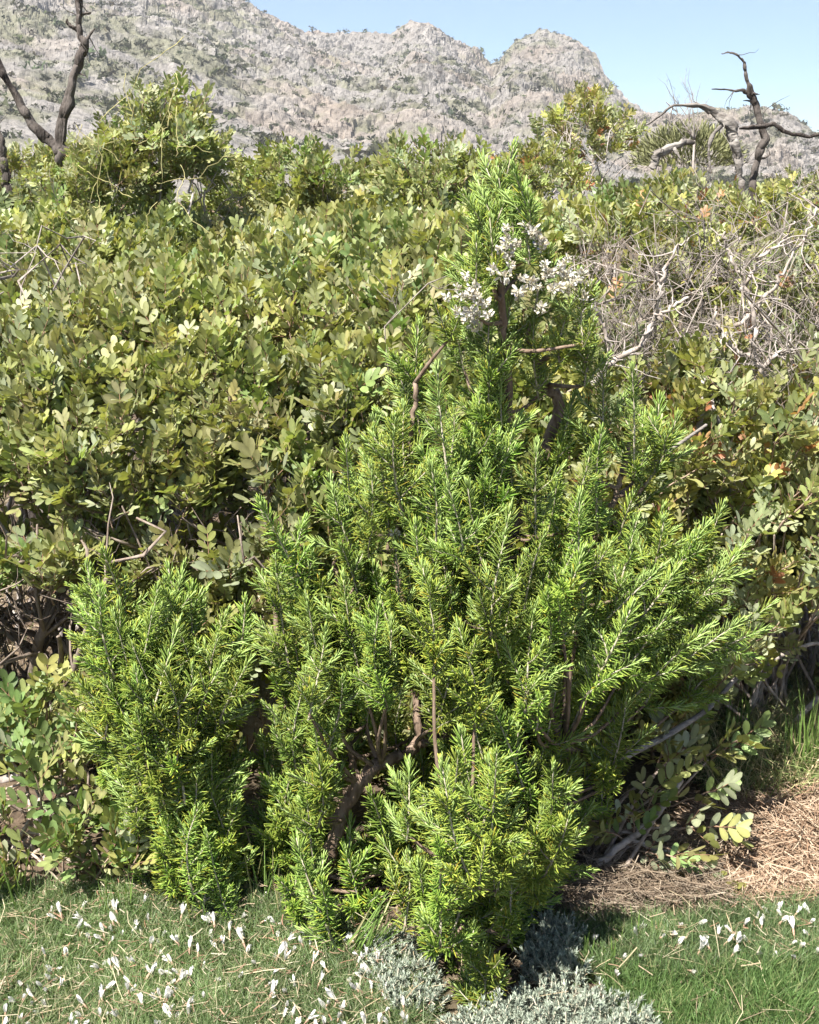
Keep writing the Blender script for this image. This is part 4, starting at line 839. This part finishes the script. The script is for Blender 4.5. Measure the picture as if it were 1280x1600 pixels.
def strands(mb, P, L, Wd, g, col, lift=0.02, mat=0):
    """thin stalks lying about"""
    n = len(P); a = g.uniform(0, 6.28, n); D = np.stack([np.cos(a), np.sin(a), g.normal(0, .22, n)], 1); S = np.stack([-np.sin(a), np.cos(a), g.normal(0, .3, n)], 1); cv = g.normal(0, .22, n)
    P = P + np.array([0, 0, 1]) * (np.abs(g.normal(0, lift, n)) + .003)[:, None]; V = []
    for s in (-.5, 0, .5):
        c = P + D * (L * s)[:, None] + S * (cv * L * (s * s))[:, None]; c[:, 2] = np.maximum(c[:, 2], P[:, 2] * .5); V += [c - S * (Wd * .5)[:, None] + np.array([0, 0, .0003]), c + S * (Wd * .5)[:, None], c + np.array([0, 0, 1]) * (Wd * .5)[:, None]]
    V = np.stack(V, 1); off = (np.arange(n) * 9)[:, None, None]; q = []
    for i in range(2): b = 3 * i; q += [(b, b + 2, b + 5, b + 3), (b + 2, b + 1, b + 4, b + 5)]
    mb.add(V.reshape(-1, 3), (np.array(q)[None] + off).reshape(-1, 4), None, mat, mat, np.repeat(col, 9, 0))
def pal(g, n, cols, w): c = np.array(cols)[g.choice(len(cols), n, p=np.array(w) / sum(w))]; return c * g.uniform(.75, 1.25, (n, 1))
gg = np.random.default_rng(707)
GL = [(-600, 1402), (0, 1398), (200, 1392), (420, 1396), (500, 1425), (570, 1450), (640, 1520), (680, 1570), (640, 1900), (-600, 1900)]
GRS = [(850, 1445), (1000, 1432), (1280, 1415), (1900, 1380), (1900, 1560), (1060, 1550), (860, 1530)]
LAWN = [(940, 1530), (1060, 1530), (1280, 1500), (1900, 1470), (1900, 1900), (980, 1900), (960, 1600)]
SIL = [(700, 1625), (770, 1600), (880, 1575), (985, 1595), (1040, 1640), (1080, 1900), (690, 1900)]
SIL2 = [(570, 1490), (630, 1475), (680, 1530), (690, 1590), (630, 1600), (580, 1560)]
SIL3 = [(835, 1455), (905, 1470), (915, 1540), (850, 1560), (815, 1530)]
LITTER = [(1085, 1275), (1280, 1235), (1900, 1190), (1900, 1440), (1280, 1425), (1085, 1425), (1040, 1350)]
MATD = [(850, 1370), (960, 1330), (1110, 1330), (1130, 1430), (920, 1455), (860, 1430)]
DRYG = [(1090, 1100), (1280, 1060), (1900, 1030), (1900, 1240), (1280, 1260), (1180, 1275), (1080, 1230)]
def flower_mesh(g):
    """a narrow white pea flower with a brownish calyx"""
    mb = MB(); n = 5; L = g.uniform(.017, .024)
    a = np.linspace(0, 6.28, n, endpoint=False) + g.normal(0, .3, n); t = g.uniform(.03, .22, n) * g.choice([1, 1, 2.2]); d = nrm(np.stack([np.cos(a) * t, np.sin(a) * t, np.ones(n)], 1)); p = np.tile([[0, 0, .009]], (n, 1))
    nn = nrm(np.stack([-np.cos(a), -np.sin(a), .1 + 0 * a], 1)); add_leaflets(mb, p, d, nn, g.uniform(.7, 1.15, n) * L, g.uniform(.0045, .0075, n), np.full(n, 1.2), g.normal(-.1, .18, n), np.array([.74, .72, .69]) * g.uniform(.88, 1.06, (n, 1)))
    pet = mb.mesh('petals', M_petal); mc = MB(); tube(mc, np.array([[0, 0, -.008], [0, 0, 0], [0, 0, .005], [0, 0, .011]]), [.0008, .0016, .0022, .0015], 6, 0, (.50, .33, .24)); return mc.mesh('calyx', M_dry), pet
FM = [flower_mesh(gg) for _ in range(14)]
def cushion(label, poly, nb, flowers, seed, nbrown, cols, w):
    g = np.random.default_rng(seed); P = scatter(poly, nb, g); b = P.mean(0); root = thing('flowering_cushion_plant', label, 'cushion plant', b, 'white flowered cushion plants'); n = len(P)
    mb = MB(); cl = vnoise(P * 9, 3)[:, None]; col = pal(g, n, cols, w) * (1 + .25 * cl)
    blades(mb, P - b, g.uniform(.02, .06, n), g.uniform(.0009, .0019, n), .6, g, col, .4); obj('leaves', mb.mesh('leaves', M_grass), root, kind='stuff')
    Q = scatter(poly, int(nbrown * .2), g); k = len(Q); mb = MB(); strands(mb, Q + np.array([0, 0, .014]) - b, g.uniform(.01, .03, k), g.uniform(.0009, .0022, k), g, pal(g, k, [(.33, .25, .17), (.27, .15, .10), (.42, .37, .27), (.20, .13, .085)], [4, 2, 3, 2]), .012); obj('dry_husks', mb.mesh('dry_husks', M_dry), root, kind='stuff')
    for (x, y) in flowers:
        p = ground_at(x, y, .035); p[2] = float(gz(p[0], p[1])) + .010 + g.uniform(0, .016); d = nrm(np.array([g.normal(0, .6), g.normal(-.05, .5), 1.0])); cm, pm = FM[int(g.integers(len(FM)))]
        o = obj('flower', cm, root, mat=mat4(frame_z(d, roll=g.uniform(0, 6.28)), p - b, g.uniform(.65, 1.1))); obj('petals', pm, o)
fl = []
while len(fl) < 230:
    x, y = gg.uniform(-60, 640), gg.uniform(1398, 1610)
    dens = 1.0 if y < 1450 else .55
    if in_poly(np.array([x]), np.array([y]), GL)[0] and gg.uniform() < dens and vnoise(np.array([[x / 70, y / 40, 0.]]), 8)[0] > -.35: fl.append((x, y))
fl += [(70, 1530), (125, 1545), (155, 1475), (30, 1550), (260, 1500), (195, 1520), (85, 1480), (335, 1435), (370, 1440), (555, 1470)]
cushion('sunlit cushion plant full of white flowers in front of the shorter rosemary', GL, 95000, fl, 21, 9000, [(.115, .18, .065), (.18, .24, .105), (.08, .13, .045), (.33, .33, .20)], [4, 4, 2, 2])
fr = [(990, 1455), (1000, 1470), (965, 1500), (965, 1530), (1030, 1480), (1050, 1480), (1055, 1490), (1075, 1525), (1110, 1500), (1120, 1480), (1130, 1490), (1150, 1495), (1150, 1470), (1170, 1480), (1175, 1505), (1205, 1510), (1245, 1515), (1265, 1470), (1230, 1485), (1240, 1470), (1250, 1490), (1215, 1450), (1160, 1455), (1180, 1440), (1200, 1440), (1225, 1440),
      (1190, 1460), (1140, 1510), (1085, 1450), (1060, 1460), (1275, 1500), (1010, 1500), (1300, 1480), (1320, 1460), (1100, 1470), (1240, 1435), (1262, 1447), (1205, 1430), (1215, 1425), (925, 1475), (1090, 1500), (1270, 1430)]
cushion('cushion plant in greens darkened for half shade, with sparse white flowers below the dry litter', GRS, 52000, fr, 22, 2500, [(.095, .15, .055), (.14, .195, .085), (.065, .105, .04), (.24, .24, .13)], [4, 3, 2, 1])  # darker version of the sunlit cushion's palette, half shade painted into the leaves
def stuff_blades(name, label, cat, poly, n, H, Wd, tilt, cols, w, seed, mat, droop=.3):
    g = np.random.default_rng(seed); P = scatter(poly, n, g); n = len(P); mb = MB(); blades(mb, P, g.uniform(*H, n), g.uniform(*Wd, n), tilt, g, pal(g, n, cols, w), droop); obj(name, mb.mesh(name, mat), kind='stuff', label=label, cat=cat)
stuff_blades('lawn_grass', 'fine bright green grass in the near corner', 'grass', LAWN, 50000, (.018, .055), (.0011, .0024), .5, [(.085, .155, .045), (.125, .20, .065), (.24, .27, .12), (.06, .11, .03)], [4, 4, 1.5, 1.5], 31, M_grass)
stuff_blades('dry_grass', 'tall mixed green and straw grass beyond the dry litter', 'grass', DRYG, 22000, (.05, .17), (.0014, .003), .45, [(.17, .22, .075), (.46, .38, .22), (.30, .29, .14), (.12, .17, .05)], [3, 4, 3, 3], 32, M_dry, .6)
stuff_blades('dry_undergrowth', 'dry straw coloured undergrowth beneath the hedge', 'grass', [(-400, 430), (1700, 430), (1700, 1120), (1000, 1400), (420, 1420), (-400, 1400)], 30000, (.04, .20), (.0016, .004), .7, [(.30, .24, .14), (.20, .15, .09), (.14, .15, .06)], [3, 3, 2], 33, M_dry, .7)
def tufts():
    g = np.random.default_rng(41)
    for lb, px, py, n, H, tilt, side in [('tuft of long green grass leaning beside the foot of the tall rosemary', 560, 1500, 34, (.08, .19), .3, (.5, 0)), ('tall single stemmed grass tuft before the shorter rosemary', 318, 1440, 9, (.10, .21), .1, (0, 0)), ('upright grass tuft at the edge of the large leaved mastic', 25, 1420, 8, (.08, .16), .2, (-.2, 0)),
                                         ('green grass tuft between the two rosemary bushes', 400, 1425, 16, (.06, .15), .2, (0, 0)), ('short broad bladed grass tuft in the shade right of the rosemary', 935, 1520, 10, (.04, .085), .25, (0, 0)), ('short grass tuft in front of the large leaved mastic', 190, 1425, 14, (.05, .12), .25, (0, 0)), ('dark grass tuft by the roots of the seedling', 1010, 1490, 26, (.03, .07), .3, (0, 0)),
                                         ('slender grass tuft among the white flowers near the rosemary', 470, 1440, 20, (.05, .12), .25, (0, 0)), ('green and straw grass clump rising behind the dry litter', 1250, 1250, 40, (.12, .28), .25, (0, 0)), ('loose green grass clump behind the young mastic seedling', 1150, 1200, 30, (.10, .22), .3, (0, 0))]:
        c = ground_at(px, py); c[2] = float(gz(c[0], c[1])); root = thing('grass_tuft', lb, 'grass', c, 'grass tufts')
        for k in range(n):
            h = g.uniform(*H); a = g.uniform(0, 6.28); t = abs(g.normal(0, tilt)); d = nrm(np.array([math.cos(a) * math.sin(t) + side[0] * g.uniform(.4, 1.6), math.sin(a) * math.sin(t), math.cos(t)])); p0 = np.array([g.normal(0, .022), g.normal(0, .015), -.003])
            m = p0 + d * h * .55; e = p0 + d * h + np.array([d[0], d[1], -.4]) * h * g.uniform(0, .25); PP, _ = smooth_path([p0, m, e], [1, 1, 1], 6); w = g.uniform(.0018, .0042) * (1.5 if 'broad' in lb else 1); f = g.uniform(0, 3.14); X = np.array([math.cos(f), math.sin(f), 0]); ws = np.array([.7, 1, 1, .85, .55, .05]) * w / 2
            V = np.concatenate([PP - X * ws[:, None], PP + X * ws[:, None], PP + np.cross(X, d) * (ws * .5)[:, None]]); Q = []
            for i in range(5): Q += [(i, i + 12, i + 13, i + 1), (i + 12, i + 6, i + 7, i + 13)]
            c_ = np.array([.15, .235, .06]) * g.uniform(.7, 1.3) if g.uniform() < .8 else np.array([.42, .38, .2]); mb = MB(); mb.add(V, Q, None, col=c_); obj('blade', mb.mesh('blade', M_grass), root)
tufts()
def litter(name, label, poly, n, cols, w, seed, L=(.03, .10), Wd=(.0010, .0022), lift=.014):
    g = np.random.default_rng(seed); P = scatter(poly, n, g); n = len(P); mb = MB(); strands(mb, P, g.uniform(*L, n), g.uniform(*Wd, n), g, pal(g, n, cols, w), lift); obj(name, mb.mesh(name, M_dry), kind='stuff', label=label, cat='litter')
litter('dry_litter', 'sunlit reddish tan litter of dry stalks on the bare soil', LITTER, 46000, [(.31, .22, .15), (.40, .31, .225), (.22, .14, .09), (.14, .09, .055)], [4, 4, 3, 2], 51)
litter('dead_stalk_mat', 'brown grey mat of dead stalks with the shade of the rosemary put into their colour', MATD, 17000, [(.20, .155, .11), (.28, .23, .175), (.11, .08, .055)], [3, 2, 4], 52, (.03, .09), (.0009, .0018), .022)  # stalk colours darkened to paint in the shade beside the rosemary
litter('leaf_litter', 'dark dry leaf litter under the shrubs', [(-700, 600), (1900, 600), (1900, 1250), (1080, 1300), (860, 1460), (640, 1520), (420, 1430), (-700, 1400)], 36000, [(.26, .19, .13), (.36, .29, .21), (.14, .10, .07)], [3, 2, 3], 53, (.015, .07), (.0012, .004), .012)
litter('dry_straw', 'scattered thin dry straw lying over the near grass', [(-200, 1400), (1500, 1425), (1500, 1720), (-200, 1720)], 1900, [(.38, .33, .22), (.30, .24, .15), (.2, .15, .1)], [3, 3, 1], 54, (.02, .08), (.0007, .0015), .02)
# silver cushion plants
def silver_sprig(g):
    mb = MB(); n = 46; z = g.uniform(0, 1, n) ** .7 * .035; a = g.uniform(0, 6.28, n); e = R(70) - z / .035 * R(45) + g.normal(0, .15, n); d = np.stack([np.cos(a) * np.sin(e), np.sin(a) * np.sin(e), np.cos(e)], 1)
    nn = nrm(np.array([[0, 0, 1.0]]) - d * d[:, 2:3] + g.normal(0, .2, (n, 3))); add_leaflets(mb, np.stack([0 * z, 0 * z, z], 1), d, nn, g.uniform(.006, .011, n), g.uniform(.0016, .0026, n), np.ones(n), g.normal(.05, .12, n), np.array([.25, .285, .225]) * g.uniform(.7, 1.25, (n, 1)))
    tube(mb, np.array([[0, 0, -.02], [0, 0, .01], [0, 0, .034]]), .0009, 4, 0, (.45, .42, .33)); return mb
LOD[0] = 2; SSM = [silver_sprig(gg) for _ in range(8)]; LOD[0] = 0; SSMESH = [m.mesh('sprig', M_silver) for m in SSM]; SSARR = [m.arrays() for m in SSM]
def silver(label, poly, n, seed, height, cap=280):
    g = np.random.default_rng(seed); P = scatter(poly, n, g); b = P.mean(0); root = thing('silver_cushion_plant', label, 'cushion plant', b, 'silver leaved cushion plants'); rest = {}
    ext = np.abs(P - b).max(0) + .01; hh = height * np.clip(1 - ((P - b) / ext)[:, 0] ** 2, .25, 1) * (1 + .35 * vnoise(P * 12, 5))
    order = np.argsort(project(P)[:, 2])
    inside = [i for i in order if project(P[i])[0, 1] < 1640]; outside = [i for i in order if project(P[i])[0, 1] >= 1640]
    for c, i in enumerate(inside + outside):
        d = nrm(np.array([g.normal(0, .4), g.normal(-.1, .4), 1.0])); M = mat4(frame_z(d, roll=g.uniform(0, 6.28)), P[i] - b + np.array([0, 0, hh[i] * g.uniform(.45, 1)]), g.uniform(.75, 1.3)); k = int(g.integers(8))
        if c < cap: obj('sprig', SSMESH[k], root, mat=M)
        else: rest.setdefault(k, []).append(M)
    if rest:
        mb = MB()
        for k, Ms in rest.items(): mb.stamp(SSARR[k], np.array(Ms))
        obj('foliage', mb.mesh('foliage', M_silver), root, kind='stuff')
silver('silvery grey cushion plant at the bottom edge below the rosemary', SIL, 900, 61, .03)
silver('small silvery cushion plant with dry twigs left of the lowest rosemary shoots', SIL2, 330, 62, .012)
silver('shaded blue grey cushion plant right of the lowest rosemary shoots', SIL3, 380, 63, .012)
def rock(label, px, py, Y, rad, seed):
    p = at(px, py, Y); n1, n2 = 14, 20; th = np.linspace(0.01, math.pi - .01, n1); ph = np.linspace(0, 2 * math.pi, n2, endpoint=False); A, B = np.meshgrid(th, ph, indexing='ij'); d = np.stack([np.sin(A) * np.cos(B), np.sin(A) * np.sin(B), np.cos(A)], -1)
    dd, d2, iv = worley(d * 1.5 + seed, 5); V = d * np.array(rad) * (1 + .25 * fbm(d * 1.5 + seed, 3, seed) + .2 * (iv[..., None][..., 0] - .5))[..., None]; i = np.arange(n1 - 1)[:, None] * n2; j = np.arange(n2)[None]
    mb = MB(); mb.add(V.reshape(-1, 3), np.stack([i + j, i + n2 + j, i + n2 + (j + 1) % n2, i + (j + 1) % n2], -1).reshape(-1, 4)); obj('rock', mb.mesh('rock', M_rock, smooth=False), None, tuple(p), label=label, cat='rock')
rock('grey rock showing in the gap between the two rosemary bushes', 395, 1130, 2.75, (.13, .12, .20), 3)
rock('pale brown stone under the tall rosemary branches', 605, 1400, 2.28, (.09, .08, .05), 7)

# ------------------------------------------------------------------ the hazy air between here and the mountain
def haze():
    m, nt, N, L, out = new_mat('hazy_air'); v = N.new('ShaderNodeVolumePrincipled'); v.inputs['Color'].default_value = (.93, .95, 1, 1); v.inputs['Density'].default_value = HAZE; v.inputs['Anisotropy'].default_value = 0.2
    L.new(v.outputs[0], out.inputs['Volume']); a, z0, z1 = 660.0, -4.0, 175.0
    V = [(x, y + 2.3, z) for z in (z0, z1) for y in (-a, a) for x in (-a, a)]; mb = MB(); mb.add(V, [(0, 2, 3, 1), (4, 5, 7, 6), (0, 1, 5, 4), (2, 6, 7, 3), (0, 4, 6, 2), (1, 3, 7, 5)])
    obj('haze', mb.mesh('haze', m, smooth=False), kind='stuff')
HAZE = 0.0005
haze()
